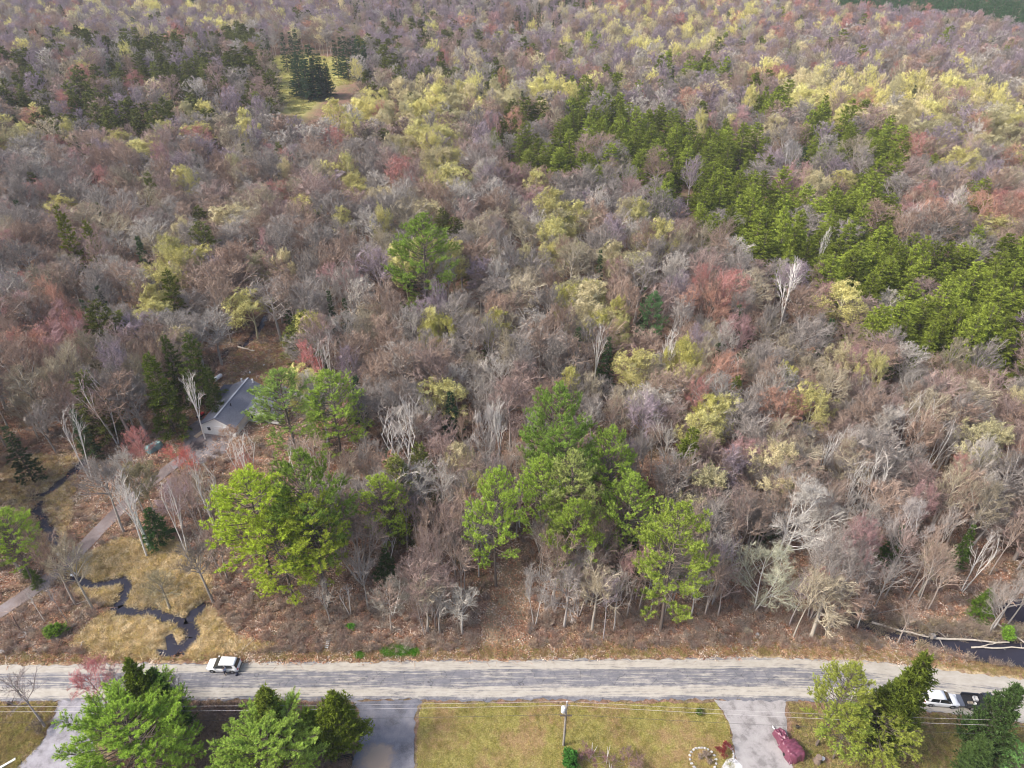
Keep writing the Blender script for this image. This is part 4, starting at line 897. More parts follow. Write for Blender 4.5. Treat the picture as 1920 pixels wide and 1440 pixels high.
def describe(x, y, colour, what, h, r):
    d = np.hypot(LMx[:, 0] - x, LMx[:, 1] - y); j = int(d.argmin()); lx, ly = LMx[j]
    w_, wx, wy = d[j], x - lx, y - ly
    rel = ("behind" if wy > 0 else "in front of") if abs(wy) > abs(wx) else ("east of" if wx > 0 else "west of")
    dist = "close " if w_ < 13 else "" if w_ < 26 else "some way " if w_ < 45 else "far "
    size = ("tall " if h > 17.2 else "short " if h < 12.5 else "") + ("broad " if r > 4.6 else "narrow " if r < 2.9 else "")
    lb = f"{size}{colour} {what} {dist}{rel} {LM[j][0]}"; gp = f"{what}s {dist}{rel} {LM[j][0]}"
    if lb in SEEN:
        j2 = int(np.argsort(d)[1]); lb2 = f"{size}{colour} {what} {dist}{rel} {LM[j][0]}, towards {LM[j2][0]}"
        if len(lb2.split()) > 16: lb2 = f"{colour} {what} between {LM[j][0]} and {LM[j2][0]}"; gp = f"{what}s between {LM[j][0]} and {LM[j2][0]}"
        lb = lb2
    SEEN[lb] = 1
    return lb, gp
SPEC = {'bare': ("bare_tree", "leafless tree", 320, None), 'hem': ("hemlock_tree", "hemlock", 290, HEM), 'spr': ("spruce_tree", "spruce", 85, SPR), 'bud': ("budding_tree", "budding tree", 200, BUDDY), 'red': ("red_budded_tree", "red budded tree", 120, RED)}
order = np.argsort(np.hypot(X, Y)); rest = {k: [] for k in SPEC}; cnt = {k: 0 for k in SPEC}; nbare = sum(1 for b in bares if b[4] in (SLIM, BARE)); cnt['bare'] = nbare
for i in order:
    kd = kind[i]; nm, what, lim, PR = SPEC[kd]
    inframe = -40 < U[i] < 1960 and Vv[i] > 0
    if inframe and cnt[kd] < lim:
        cnt[kd] += 1; lb, gp = describe(X[i], Y[i], cname[i], what, hgt[i], rad[i])
        if kd == 'bare':
            slim = R.rand() < (.7 if Y[i] < 105 else .4 if Y[i] < 135 else .15)
            PR, h0, r0 = (SLIM, 14, 2.4) if slim else (BARE, 17, 4.2)
            if slim: rad[i] = R.uniform(1.8, 2.8); hgt[i] *= .9
        else: h0, r0 = {'hem': (15, 3.6), 'spr': (14, 2.1), 'bud': (16, 4.2), 'red': (14, 3.8)}[kd]
        ln = (.05 if (kd == 'bare' and X[i] > 35 and Y[i] < 105) else .03)
        plant(nm, PR, R.randint(12), X[i], Y[i], hgt[i], rad[i], h0, r0, tint[i], lb, nm.replace("_", " "), group=gp, lean=R.uniform(0, ln), leandir=R.rand() * 6.28)
    else: rest[kd].append(i)
def stand(name, ks, meshes, h0, r0, label, near=()):
    I = np.array(sum((rest[k] for k in ks), [])); n = len(I); pk = R.randint(0, len(meshes), n)
    if near: pk = np.where(Y[I] < 270, len(meshes) + R.randint(0, len(near), n), pk); meshes = list(meshes) + list(near)
    sc = np.stack([rad[I] / r0, rad[I] / r0, hgt[I] / h0], 1)
    scatter(name, np.stack([X[I], Y[I], Z[I]], 1), np.stack([R.uniform(-.04, .04, n), R.uniform(-.04, .04, n), R.uniform(0, 6.28, n)], 1), sc, tint[I], pk, meshes, label, "woodland")
stand("bare_woodland", ['bare', 'red'], F_BARE, 17, 4.4, "hazy mass of leafless mauve and brown hardwoods stretching to the hills", N_BARE)
stand("budding_woodland", ['bud'], F_BUD, 16, 4.6, "pale yellow budding crowns spread through the distant woods", N_BUD)
stand("hemlock_woodland", ['hem'], F_HEM, 16, 3.9, "dark olive hemlocks massed across the distant woods")
stand("spruce_woodland", ['spr'], F_SPR, 15, 2.1, "dark pointed spruces around the hidden meadow and on the far hillside")
for u, v, r in buds_m:
    x, y = G(u, v, 16); lb, gp = describe(x, y, "golden yellow", "budding tree", 16, r); plant("budding_tree", BUDDY, u, x, y, 16, r, 16, 4.2, (.50, .47, .14), lb, "budding tree", group=gp)
print("TREES", N, {k: (cnt[k], len(rest[k])) for k in cnt})

# ------------------------------------------------------------------ undergrowth, grasses, litter
def shrub_mesh(seed, n=46, hgt=1.3, rad=.7, wd=.035, mat=None):
    rs = np.random.RandomState(seed); mb = MB(); az = rs.rand(n) * 6.28; rr_ = rs.rand(n) * rad * .4
    p = np.stack([rr_ * np.cos(az), rr_ * np.sin(az), 0 * az], 1); sp = rs.uniform(.1, .9, n)
    d = np.stack([np.cos(az) * sp, np.sin(az) * sp, np.ones(n)], 1); L = rs.uniform(.5, 1.05, n) * hgt
    blades(mb, p, d, L, np.full(n, wd), rs, 0)
    k = n * 3; i = rs.randint(0, n, k); t = rs.uniform(.3, .95, k); q = p[i] + nrm(d[i]) * (L[i] * t)[:, None]
    blades(mb, q, nrm(d[i] + .8 * rs.randn(k, 3)), rs.uniform(.2, .5, k) * hgt * .7, np.full(k, wd * .8), rs, 0)
    return mb.mesh("shrub_blades", [mat or M_TWIG])
def tuft_mesh(seed, n=34, hgt=.4, rad=.35, wd=.035, droop=.9):
    rs = np.random.RandomState(seed); mb = MB(); az = rs.rand(n) * 6.28; r0 = rs.rand(n) ** .5 * rad
    p = np.stack([r0 * np.cos(az), r0 * np.sin(az), 0 * az], 1); d = np.stack([rs.randn(n) * droop, rs.randn(n) * droop, np.full(n, .7)], 1)
    blades(mb, p, d, rs.uniform(.6, 1.2, n) * hgt, np.full(n, wd), rs, 0); return mb.mesh("tuft_blades", [M_BUD])
def litter_mesh(seed, n=26):
    rs = np.random.RandomState(seed); mb = MB(); p = np.concatenate([rs.uniform(-.8, .8, (n, 2)), rs.uniform(.02, .08, (n, 1))], 1)
    d = rs.randn(n, 3) * np.array([1, 1, .12]); blades(mb, p, d, rs.uniform(.12, .3, n), rs.uniform(.1, .2, n), rs, 0)
    m = 5; p = np.concatenate([rs.uniform(-.8, .8, (m, 2)), rs.uniform(.03, .1, (m, 1))], 1); blades(mb, p, rs.randn(m, 3) * np.array([1, 1, .1]), rs.uniform(.5, 1.3, m), np.full(m, .045), rs, 1)
    return mb.mesh("litter_bits", [M_BUD, M_TWIG])
SHR = [shrub_mesh(300 + i) for i in range(4)]; TUF = [tuft_mesh(320 + i) for i in range(4)]; LIT = [litter_mesh(340 + i) for i in range(3)]
def rnd_in(poly, n):
    P_ = np.array(poly); a, b = P_.min(0), P_.max(0); x = R.uniform(a[0], b[0], n * 3); y = R.uniform(a[1], b[1], n * 3); k = inpoly(x, y, poly); return x[k][:n], y[k][:n]
ONROAD = ROAD_N + ROAD_S[::-1]
def offroad(x, y, m=.3):
    k = ~inpoly(x, y, ONROAD); 
    for P_ in (DRV_L, DRV_M, DRV_R, POND, POND2, POOL): k &= ~inpoly(x, y, P_)
    k &= dist_poly(x, y, ROAD_N) > m; k &= dist_poly(x, y, LANE) > 1.7
    for L_ in (CREEK0, CREEK1, CREEK2): k &= dist_poly(x, y, L_) > .75
    k &= dist_poly(x, y, POOL + [POOL[0]]) > .4; k &= dist_poly(x, y, POND + [POND[0]]) > .3
    return k
def simple_scatter(name, x, y, tints, scl, meshes, label, cat, z0=0.0):
    n = len(x); z = height(x, y) + z0
    t = np.array(tints)[R.randint(0, len(tints), n)] * R.uniform(.8, 1.2, (n, 1)); s_ = R.uniform(scl[0], scl[1], n)
    scatter(name, np.stack([x, y, z], 1), np.stack([0 * x, 0 * x, R.uniform(0, 6.28, n)], 1), np.stack([s_, s_, s_ * R.uniform(.8, 1.2, n)], 1), t, R.randint(0, len(meshes), n), meshes, label, cat)
n = 21000; y = 60 + (R.rand(n) ** 1.3) * 130; x = R.uniform(-1, 1, n) * .74 * (y * .82 + 56)
k = offroad(x, y, 1.6) & ~inpoly(x, y, MARSH) & (y > 60) & ~inpoly(x, y, trail) & (~inpoly(x, y, CLEAR) | (R.rand(n) < .12)) & (~inpoly(x, y, MARSH0) | (R.rand(n) < .3))
k &= (lf(x, y, .25, 2) + R.rand(n) * .9 > .62)
x, y = x[k], y[k]
simple_scatter("undergrowth", x, y, [(.38, .24, .18), (.38, .28, .22), (.34, .25, .20), (.42, .32, .23), (.34, .29, .25)], (.45, 1.15), SHR, "tangle of reddish brown brush covering the forest floor", "undergrowth")
x, y = rnd_in(GP([(0, 1225), (0, 1180), (420, 1150), (700, 1130), (880, 1130), (900, 1225), (420, 1232)]), 620); k = offroad(x, y, 1.4) & ~inpoly(x, y, MARSH); x, y = x[k], y[k]
simple_scatter("roadside_brush", x, y, [(.42, .32, .24), (.40, .25, .18), (.48, .41, .33)], (.5, 1.0), SHR, "grey brown brush tangled along the north side of the road", "brush")
n = 16000; y = 60 + R.rand(n) ** 1.4 * 90; x = R.uniform(-1, 1, n) * .74 * (y * .82 + 56); k = offroad(x, y, .5) & ~inpoly(x, y, MARSH)
simple_scatter("leaf_litter", x[k], y[k], [(.50, .27, .17), (.38, .20, .13), (.60, .44, .32), (.50, .32, .20), (.72, .62, .52)], (.8, 1.5), LIT, "fallen leaves and sticks strewn over the ground", "leaf litter")
x, y = rnd_in(GP([(900, 1225), (900, 1150), (1560, 1130), (1560, 1225)]), 420); k = offroad(x, y, 1.8) & ~inpoly(x, y, trail); x, y = x[k], y[k]
simple_scatter("ditch_brush", x, y, [(.40, .25, .18), (.42, .30, .22), (.46, .38, .30)], (.5, .95), SHR, "grey brown brush along the ditch east of the trail", "brush")
x, y = rnd_in(GP([(1560, 1150), (1580, 1138), (1700, 1165), (1920, 1180), (1990, 1190), (1990, 1204), (1850, 1200), (1700, 1186), (1600, 1172)]), 260); x2, y2 = rnd_in(GP([(1585, 1172), (1700, 1200), (1860, 1238), (1990, 1250), (1990, 1256), (1850, 1246), (1700, 1210)]), 70)
simple_scatter("pond_brush", np.r_[x, x2], np.r_[y, y2], [(.30, .22, .17), (.40, .33, .25), (.34, .28, .22), (.44, .36, .2)], (.6, 1.3), SHR, "dead brush and reeds standing in the pond margins", "brush", .1)
x, y = rnd_in(MARSH, 3600); x2, y2 = rnd_in(MARSH0, 1100); x = np.r_[x, x2]; y = np.r_[y, y2]; k = offroad(x, y, .4)
simple_scatter("marsh_grass", x[k], y[k], [(.80, .66, .42), (.72, .56, .31), (.88, .76, .52), (.40, .30, .14), (.62, .50, .20)], (.8, 1.8), TUF, "flattened straw coloured grass of the marsh", "marsh grass")
P_ = np.array(densify(ROAD_N, .25)); j = R.randint(0, len(P_), 4200); x = P_[j, 0] + R.uniform(-.4, .4, len(j)); y = P_[j, 1] + .45 + np.abs(R.randn(len(j))) * 1.3; k = offroad(x, y, .25)
simple_scatter("verge_grass", x[k], y[k], [(.46, .34, .17), (.52, .40, .20), (.40, .26, .14), (.34, .32, .10)], (.6, 1.2), TUF, "dry tufted grass along the road verge", "verge grass")
x, y = rnd_in(LAWN, 9000); k = (y < 53.6) & (lf(x, y, .31, 1.2) + .6 * R.rand(len(x)) > .42)
simple_scatter("lawn_grass", x[k], y[k], [(.38, .34, .09), (.50, .44, .15), (.29, .29, .06), (.62, .53, .26), (.42, .30, .15), (.24, .22, .06)], (.5, 1.0), TUF, "tufty yellow green grass of the lawn", "lawn grass", -.02)
S_ = GP([(1480, 1318), (1640, 1328), (1950, 1362), (1950, 1520), (1495, 1520)]); x, y = rnd_in(S_, 2800); S2 = GP([(-40, 1322), (108, 1318), (92, 1360), (70, 1400), (20, 1460), (-40, 1460)]); x2, y2 = rnd_in(S2, 1200); S3 = GP([(225, 1320), (660, 1320), (655, 1480), (200, 1480)]); x3, y3 = rnd_in(S3, 2600)
simple_scatter("meadow_grass", np.r_[x, x2], np.r_[y, y2], [(.44, .36, .14), (.40, .38, .12), (.50, .40, .2), (.36, .27, .13)], (.6, 1.3), TUF, "dry olive grass south of the road beside the driveways", "dry grass")
simple_scatter("roadside_thicket", x3, y3, [(.34, .22, .18), (.36, .27, .22), (.42, .28, .17)], (.45, 1.0), SHR, "low red brown brush between the two broad pines south of the road", "brush")
x, y = rnd_in(GP([(712, 1220), (722, 1214), (745, 1211), (765, 1215), (784, 1218), (783, 1227), (775, 1230), (716, 1229)]), 420); x2, y2 = rnd_in(GP([(664, 1232), (668, 1223), (680, 1224), (682, 1231)]), 50)
simple_scatter("green_grass", np.r_[x, x2], np.r_[y, y2], [(.10, .30, .02), (.15, .38, .03)], (.7, 1.2), TUF, "bright green grass patch on the north verge", "green grass")
x, y = rnd_in(FIELD, 2600)
simple_scatter("meadow_turf", x, y, [(.46, .46, .16), (.54, .50, .20), (.50, .44, .18)], (1.5, 3), TUF, "pale green grass of the hidden meadow", "meadow grass")
x, y = rnd_in(CLEAR, 1500); k = (dist_poly(x, y, LANE) > 1.7) & ~inpoly(x, y, GP([(350, 800), (445, 715), (560, 760), (540, 850), (372, 872)]))
simple_scatter("clearing_grass", x[k], y[k], [(.50, .30, .19), (.46, .36, .16), (.40, .24, .15), (.52, .44, .20)], (.8, 1.6), TUF, "rust and straw coloured grass of the house clearing", "dry grass")

# ------------------------------------------------------------------ house
M_ROOF = solid("grey_shingle", (.165, .17, .195), .9, noise=.3, scale=5, bump=.5); M_WHITE = solid("white_siding", (.72, .72, .70), .6, noise=.05); M_TRIM = solid("white_trim", (.8, .8, .8), .5)
M_NAVY = solid("dark_metal_roof", (.055, .06, .085), .45, spec=.5); M_GLASS = solid("dark_glass", (.02, .025, .03), .08, spec=.8); M_REDW = solid("red_stain", (.33, .09, .08), .8, noise=.15)
M_BLACK = solid("black_plastic", (.02, .02, .022), .5); M_WPAINT = solid("white_car_paint", (.80, .80, .80), .25, spec=.6); M_TYRE = solid("tyre_rubber", (.02, .02, .02), .9); M_RIM = solid("alloy", (.35, .35, .36), .35, metal=.7)
house = empty("house", (-61.9, 111.2, 0), -math.radians(9.6), "white sided house with a long grey shingled roof in the clearing", "house")
def gable(mb, x0, x1, y0, y1, ez, rz_, th=.14, ov=.35):
    xm = (x0 + x1) / 2; a = [(x0 - ov, y0 - ov, ez - .15), (xm, y0 - ov, rz_), (xm, y1 + ov, rz_), (x0 - ov, y1 + ov, ez - .15)]; b = [(x1 + ov, y0 - ov, ez - .15), (x1 + ov, y1 + ov, ez - .15), (xm, y1 + ov, rz_), (xm, y0 - ov, rz_)]
    for q in (a, b):
        q = [tuple(p) for p in q]; quadmesh(mb, q if np.cross(np.array(q[1]) - q[0], np.array(q[2]) - q[0])[2] > 0 else q[::-1], 0, th)
def walls(mb, x0, x1, y0, y1, ez, rz_):
    xm = (x0 + x1) / 2; V = [(x0, y0, -.2), (x1, y0, -.2), (x1, y1, -.2), (x0, y1, -.2), (x0, y0, ez - .1), (x1, y0, ez - .1), (x1, y1, ez - .1), (x0, y1, ez - .1), (xm, y0, rz_ - .16), (xm, y1, rz_ - .16)]
    mb.add(V, [(0, 1, 5), (0, 5, 4), (4, 5, 8), (1, 2, 6), (1, 6, 5), (2, 3, 7), (2, 7, 6), (6, 7, 9), (3, 0, 4), (3, 4, 7)])
part("wall", house, M_WHITE, lambda m: walls(m, 0, 7, 0, 13.6, 2.6, 4.5)); part("wall", house, M_WHITE, lambda m: walls(m, 7.05, 13.6, 5.2, 13.2, 2.6, 4.35))
part("roof", house, M_ROOF, lambda m: gable(m, 0, 7, 0, 13.6, 2.6, 4.55)); part("roof", house, M_ROOF, lambda m: gable(m, 6.2, 14.0, 5.2, 13.2, 2.55, 4.4))
part("ridge_cap", house, solid("pale_ridge", (.36, .37, .4), .8), lambda m: box(m, (3.5, 6.8, 4.57), (.35, 14.2, .06)))
gd = part("garage_door", house, M_TRIM, lambda m: box(m, (4.1, -.04, 1.15), (2.9, .06, 2.3)))
for i in range(4): part("door_panel", gd, M_WHITE, lambda m: box(m, (4.1, -.085, .3 + i * .56), (2.75, .03, .48)))
for wx, wy, ww in ((8.4, 5.16, 1.0), (12.1, 5.16, 1.2)):
    wn = part("window", house, M_TRIM, lambda m: box(m, (wx, wy - .03, 1.45), (ww + .16, .06, 1.25))); part("pane", wn, M_GLASS, lambda m: box(m, (wx, wy - .07, 1.45), (ww, .03, 1.08)))
dr = part("door", house, solid("dark_door", (.06, .06, .07), .5), lambda m: box(m, (10.2, 5.11, 1.0), (.95, .06, 2.0)))
wn = part("window", house, M_TRIM, lambda m: box(m, (1.5, -.04, 1.5), (.8, .06, .9))); part("pane", wn, M_GLASS, lambda m: box(m, (1.5, -.08, 1.5), (.66, .03, .76)))
part("porch_roof", house, M_NAVY, lambda m: quadmesh(m, [(-2.6, 7.8, 2.1), (-.36, 7.8, 2.42), (-.36, 13.9, 2.42), (-2.6, 13.9, 2.1)], 0, .1))
for yy in (7.95, 10.8, 13.7): part("porch_post", house, M_TRIM, lambda m: box(m, (-2.45, yy, .95), (.14, .14, 2.1)))
part("porch_beam", house, M_TRIM, lambda m: box(m, (-1.5, 7.86, 2.08), (2.1, .12, .16)))
part("deck", house, M_REDW, lambda m: box(m, (-1.3, 9.0, .18), (2.5, 9.4, .3)))
for vx, vy in ((2.6, 12.9), (4.9, 13.2)):
    part("roof_vent", house, M_TRIM, lambda m: (tube(m, [(vx, vy, 3.9), (vx, vy, 4.9)], [.14, .14], 8), tube(m, [(vx, vy, 4.85), (vx, vy, 5.0)], [.22, .05], 8)))
part("chimney_pipe", house, M_BLACK, lambda m: tube(m, [(4.4, 4.6, 4.0), (4.4, 4.6, 4.75)], [.09, .09], 8, cap=True))

# ------------------------------------------------------------------ vehicles
def loft(mb, secs, mat=0, closed=True):
    """secs: list of rings (equal point count) joined lengthwise"""
    V = np.array(secs, float); n, k, _ = V.shape; T = []
    for i in range(n - 1):
        for j in range(k if closed else k - 1):
            a, b = i * k + j, i * k + (j + 1) % k; T += [(a, b, b + k), (a, b + k, a + k)]
    if closed: T += [(0, j + 1, j) for j in range(1, k - 1)] + [((n - 1) * k, (n - 1) * k + j, (n - 1) * k + j + 1) for j in range(1, k - 1)]
    mb.add(V.reshape(-1, 3), T, mat)
def wheel(par, x, y, r=.35, w_=.22):
    wy = np.sign(y) if y else 1
    wh = part("wheel", par, M_TYRE, lambda m: tube(m, [(x, y - w_ / 2, r), (x, y - w_ * .4, r), (x, y + w_ * .4, r), (x, y + w_ / 2, r)], [r * .88, r, r, r * .88], 18, cap=True))
    part("rim", wh, M_RIM, lambda m: tube(m, [(x, y + wy * w_ * .42, r), (x, y + wy * (w_ / 2 + .015), r)], [r * .62, r * .56], 10, cap=True))
def suv(loc, rz, label, paint, L=4.6, W=1.84, H=1.66):
    e = empty("parked_car", loc, rz, label, "car", "white cars parked beside the road"); hw = W / 2
    def ring(x, w2, z0, z1, r=.12): return [(x, -w2 + .04, z0), (x, -w2, z0 + .12), (x, -w2, z1 - r), (x, -w2 + r, z1), (x, w2 - r, z1), (x, w2, z1 - r), (x, w2, z0 + .12), (x, w2 - .04, z0)]
    f = L / 2
    part("body", e, paint, lambda m: loft(m, [ring(-f, hw * .78, .42, .95), ring(-f + .12, hw * .93, .34, 1.02), ring(-f + .5, hw, .28, 1.08), ring(-.8, hw, .26, 1.06), ring(.6, hw, .26, 1.03), ring(1.1, hw * .99, .28, .98), ring(f - .55, hw * .96, .30, .90), ring(f - .18, hw * .86, .34, .80), ring(f, hw * .66, .42, .66)]), True)
    def cab(x, w2, z, t=.0): return [(x, -w2, z), (x, w2, z)]
    roofp = [(-f + .45, .66, H - .10), (-f + .75, .70, H - .02), (-.2, .72, H), (.35, .70, H - .04)]
    def roof(m):
        S = []
        for x, w2, z in roofp: S.append([(x, -w2, z - .07), (x, -w2 + .08, z), (x, w2 - .08, z), (x, w2, z - .07), (x, w2 - .1, z - .1), (x, -w2 + .1, z - .1)])
        loft(m, S)
    part("roof", e, paint, roof, True)
    bw = hw - .06
    def q(m, a, b, c, d): m.add([a, b, c, d], [(0, 1, 2), (0, 2, 3)])
    part("windshield", e, M_GLASS, lambda m: q(m, (.38, -.69, H - .10), (1.22, -bw, .99), (1.22, bw, .99), (.38, .69, H - .10)))
    part("rear_window", e, M_GLASS, lambda m: q(m, (-f + .43, .65, H - .16), (-f + .16, bw * .93, 1.06), (-f + .16, -bw * .93, 1.06), (-f + .43, -.65, H - .16)))
    for s in (-1, 1):
        part("side_window", e, M_GLASS, lambda m: m.add([(.34, s * .70, H - .11), (-.35, s * .73, H - .08), (-f + .8, s * .71, H - .12), (-f + .55, s * bw * .97, 1.10), (-.4, s * bw, 1.05), (1.12, s * bw, 1.0)], [(0, 1, 4), (0, 4, 5), (1, 2, 3), (1, 3, 4)]))
        part("pillar", e, paint, lambda m: m.add([(-.42, s * .735, H - .07), (-.50, s * .735, H - .07), (-.55, s * (bw + .012), 1.05), (-.42, s * (bw + .012), 1.05)], [(0, 1, 2), (0, 2, 3)]))
        part("rear_pillar", e, paint, lambda m: m.add([(-f + .8, s * .712, H - .1), (-f + .45, s * .66, H - .12), (-f + .18, s * bw * .95, 1.06), (-f + .62, s * (bw + .01), 1.08)], [(0, 1, 2), (0, 2, 3)]))
        part("mirror", e, paint, lambda m: box(m, (.95, s * (hw + .1), 1.05), (.16, .2, .14)))
        part("headlight", e, solid("lamp_glass", (.6, .62, .65), .2), lambda m: box(m, (f - .2, s * hw * .70, .74), (.26, .34, .12)))
        part("taillight", e, solid("tail_red", (.4, .02, .02), .3), lambda m: box(m, (-f + .05, s * hw * .74, .88), (.12, .26, .2)))
        for wx in (-f + .88, f - .92): wheel(e, wx, s * (hw - .1))
        for wx in (-f + .88, f - .92): part("wheel_arch", e, M_BLACK, lambda m: tube(m, [(wx + .42 * math.cos(a), s * (hw + .005), .35 + .42 * math.sin(a)) for a in np.linspace(-.1, math.pi + .1, 9)], [.035] * 9, 4))
    part("grille", e, M_BLACK, lambda m: box(m, (f - .02, 0, .58), (.08, .8, .16)))
    part("bumper", e, M_BLACK, lambda m: box(m, (-f + .02, 0, .46), (.1, 1.3, .16)))
    return e
suv((-40.4, 58.95, .0), math.pi - .03, "white car facing west at the north edge of the road", M_WPAINT)
suv((57.5, 53.85, 0), -.10, "white car facing east behind the black pickup, half hidden by the columnar cedar", M_WPAINT)
def pickup(loc, rz):
    e = empty("pickup_truck", loc, rz, "black pickup truck with its tailgate down and a loaded open bed", "pickup truck"); P_ = solid("black_car_paint", (.025, .027, .035), .3, spec=.6)
    part("body", e, P_, lambda m: (box(m, (1.95, 0, .78), (1.7, 1.86, .62)), box(m, (.35, 0, .76), (1.6, 1.9, .72))), False)
    part("hood", e, P_, lambda m: quadmesh(m, [(1.2, -.88, 1.16), (2.75, -.8, 1.04), (2.75, .8, 1.04), (1.2, .88, 1.16)], 0, .1))
    part("cab", e, P_, lambda m: loft(m, [[(-.42, -.9, 1.12), (-.42, .9, 1.12), (-.34, .7, 1.82), (-.34, -.7, 1.82)], [(.75, -.9, 1.12), (.75, .9, 1.12), (.70, .7, 1.82), (.70, -.7, 1.82)], [(1.35, -.88, 1.12), (1.35, .88, 1.12), (.80, .68, 1.80), (.80, -.68, 1.80)]]))
    part("windshield", e, M_GLASS, lambda m: m.add([(.86, -.66, 1.76), (1.38, -.82, 1.16), (1.38, .82, 1.16), (.86, .66, 1.76)], [(0, 1, 2), (0, 2, 3)]))
    part("rear_window", e, M_GLASS, lambda m: m.add([(-.40, -.68, 1.24), (-.36, -.6, 1.72), (-.36, .6, 1.72), (-.40, .68, 1.24)], [(0, 2, 1), (0, 3, 2)]))
    for s in (-1, 1):
        part("side_window", e, M_GLASS, lambda m: m.add([(-.25, s * .88, 1.2), (1.15, s * .88, 1.2), (.72, s * .715, 1.76), (-.2, s * .715, 1.76)], [(0, 1, 2), (0, 2, 3)]))
        part("bed_side", e, P_, lambda m: box(m, (-1.55, s * .9, .84), (2.2, .12, .7)))
        for wx in (-1.75, 1.85): wheel(e, wx, s * .86, .4, .26)
    part("bed_floor", e, M_BLACK, lambda m: box(m, (-1.55, 0, .62), (2.2, 1.68, .1)))
    part("tailgate", e, solid("slate_tailgate", (.10, .11, .14), .4), lambda m: box(m, (-2.98, 0, .66), (.62, 1.7, .08)))
    part("mirror", e, P_, lambda m: box(m, (1.05, 1.05, 1.25), (.14, .24, .2))); part("mirror", e, P_, lambda m: box(m, (1.05, -1.05, 1.25), (.14, .24, .2)))
    return e
pk = pickup((63.1, 53.35, 0), -.10)
def ploc(px_, py_): c_, s_ = math.cos(-.10), math.sin(-.10); return 63.1 + px_ * c_ - py_ * s_, 53.35 + px_ * s_ + py_ * c_
for i, (bx, by, sx, sy, sz, col, lb, nm) in enumerate([(-1.0, .3, .5, .6, .3, (.5, .5, .5), "pale grey crate against the cab in the pickup bed", "crate"), (-1.9, -.35, .6, .3, .2, (.35, .3, .24), "brown wooden crate near the open tailgate of the pickup", "crate"), (-1.4, -.5, .35, .35, .34, (.75, .75, .73), "white bucket in the pickup bed", "bucket")]):
    x_, y_ = ploc(bx, by)
    if nm == "crate":
        e = empty("crate", (x_, y_, .67), -.1, lb, "crate"); mt = solid("crate_%s" % ("grey" if i == 0 else "brown"), col, .7); part("base", e, mt, lambda m: box(m, (0, 0, .03), (sx, sy, .05)))
        for dx, dy, a_, b_ in ((sx / 2, 0, .04, sy), (-sx / 2, 0, .04, sy), (0, sy / 2, sx - .05, .04), (0, -sy / 2, sx - .05, .04)): part("side_board", e, mt, lambda m: box(m, (dx, dy, sz / 2 + .06), (a_, b_, sz)))
    else:
        e = empty("bucket", (x_, y_, .67), 0, lb, "bucket"); part("pail", e, solid("white_pail", col, .5), lambda m: tube(m, [(0, 0, .0), (0, 0, .34)], [.13, .17], 12)); part("rim", e, solid("white_pail", col, .5), lambda m: tube(m, [(0, 0, .32), (0, 0, .36)], [.185, .185], 12))
# tarpaulin covered trailer
def cloth(mb, cx, cy, lx, ly, hz_, seed, rz_=0., pw=5.0):
    rs = np.random.RandomState(seed); n = 30; u = np.linspace(-1, 1, n); U_, V_ = np.meshgrid(u, u)
    d = (np.abs(U_) ** pw + np.abs(V_) ** pw); Z_ = hz_ * np.clip(1 - d ** 1.6, 0, 1) ** .28 * (1 - .22 * V_ - .1 * U_)
    for i in range(7): a = rs.rand() * 3.14; ph_ = rs.rand() * 6; Z_ += (.06 + .04 * (i < 3)) * hz_ * np.abs(np.sin((U_ * math.cos(a) + V_ * math.sin(a)) * rs.uniform(2, 7) + ph_)) * (Z_ > .1)
    kx = 1 + .08 * rs.randn(n)[None] * 0 + .07 * np.sin(V_ * 5 + seed); X_ = U_ * lx / 2 * kx; Y_ = V_ * ly / 2 * (1 + .06 * np.sin(U_ * 6 + seed))
    c_, s_ = math.cos(rz_), math.sin(rz_); i = np.arange(n - 1)[:, None] * n + np.arange(n - 1)[None]
    mb.add(np.stack([cx + (X_ * c_ - Y_ * s_).ravel(), cy + (X_ * s_ + Y_ * c_).ravel(), Z_.ravel() + .01], 1), np.concatenate([np.stack([i, i + 1, i + n + 1], -1).reshape(-1, 3), np.stack([i, i + n + 1, i + n], -1).reshape(-1, 3)]))
M_TARP = solid("maroon_tarp", (.16, .045, .075), .38, spec=.6, noise=.2, scale=2)
tx, ty = G(1484, 1412); e = empty("covered_trailer", (tx, ty, 0), math.radians(14), "trailer wrapped in a wrinkled maroon tarpaulin on the pale driveway", "covered trailer")
part("tarp", e, M_TARP, lambda m: cloth(m, 0, 0, 2.3, 2.6, 1.15, 3), True); part("front_tarp", e, M_TARP, lambda m: cloth(m, -.35, 2.05, 1.35, 1.9, .85, 5), True)
part("drawbar", e, M_TRIM, lambda m: tube(m, [(-.5, 2.8, .35), (-.62, 3.5, .3)], [.06, .06], 6, cap=True)); part("hitch_ball", e, M_TRIM, lambda m: tube(m, [(-.62, 3.45, .3), (-.63, 3.6, .42)], [.1, .08], 8, cap=True))
for s in (-1, 1): wheel(e, s * .0 + .05, 0, .3, .2) if False else part("wheel", e, M_TYRE, lambda m: tube(m, [(s * 1.1, -.1, .28), (s * 1.2, -.1, .28)], [.28, .28], 14, cap=True))

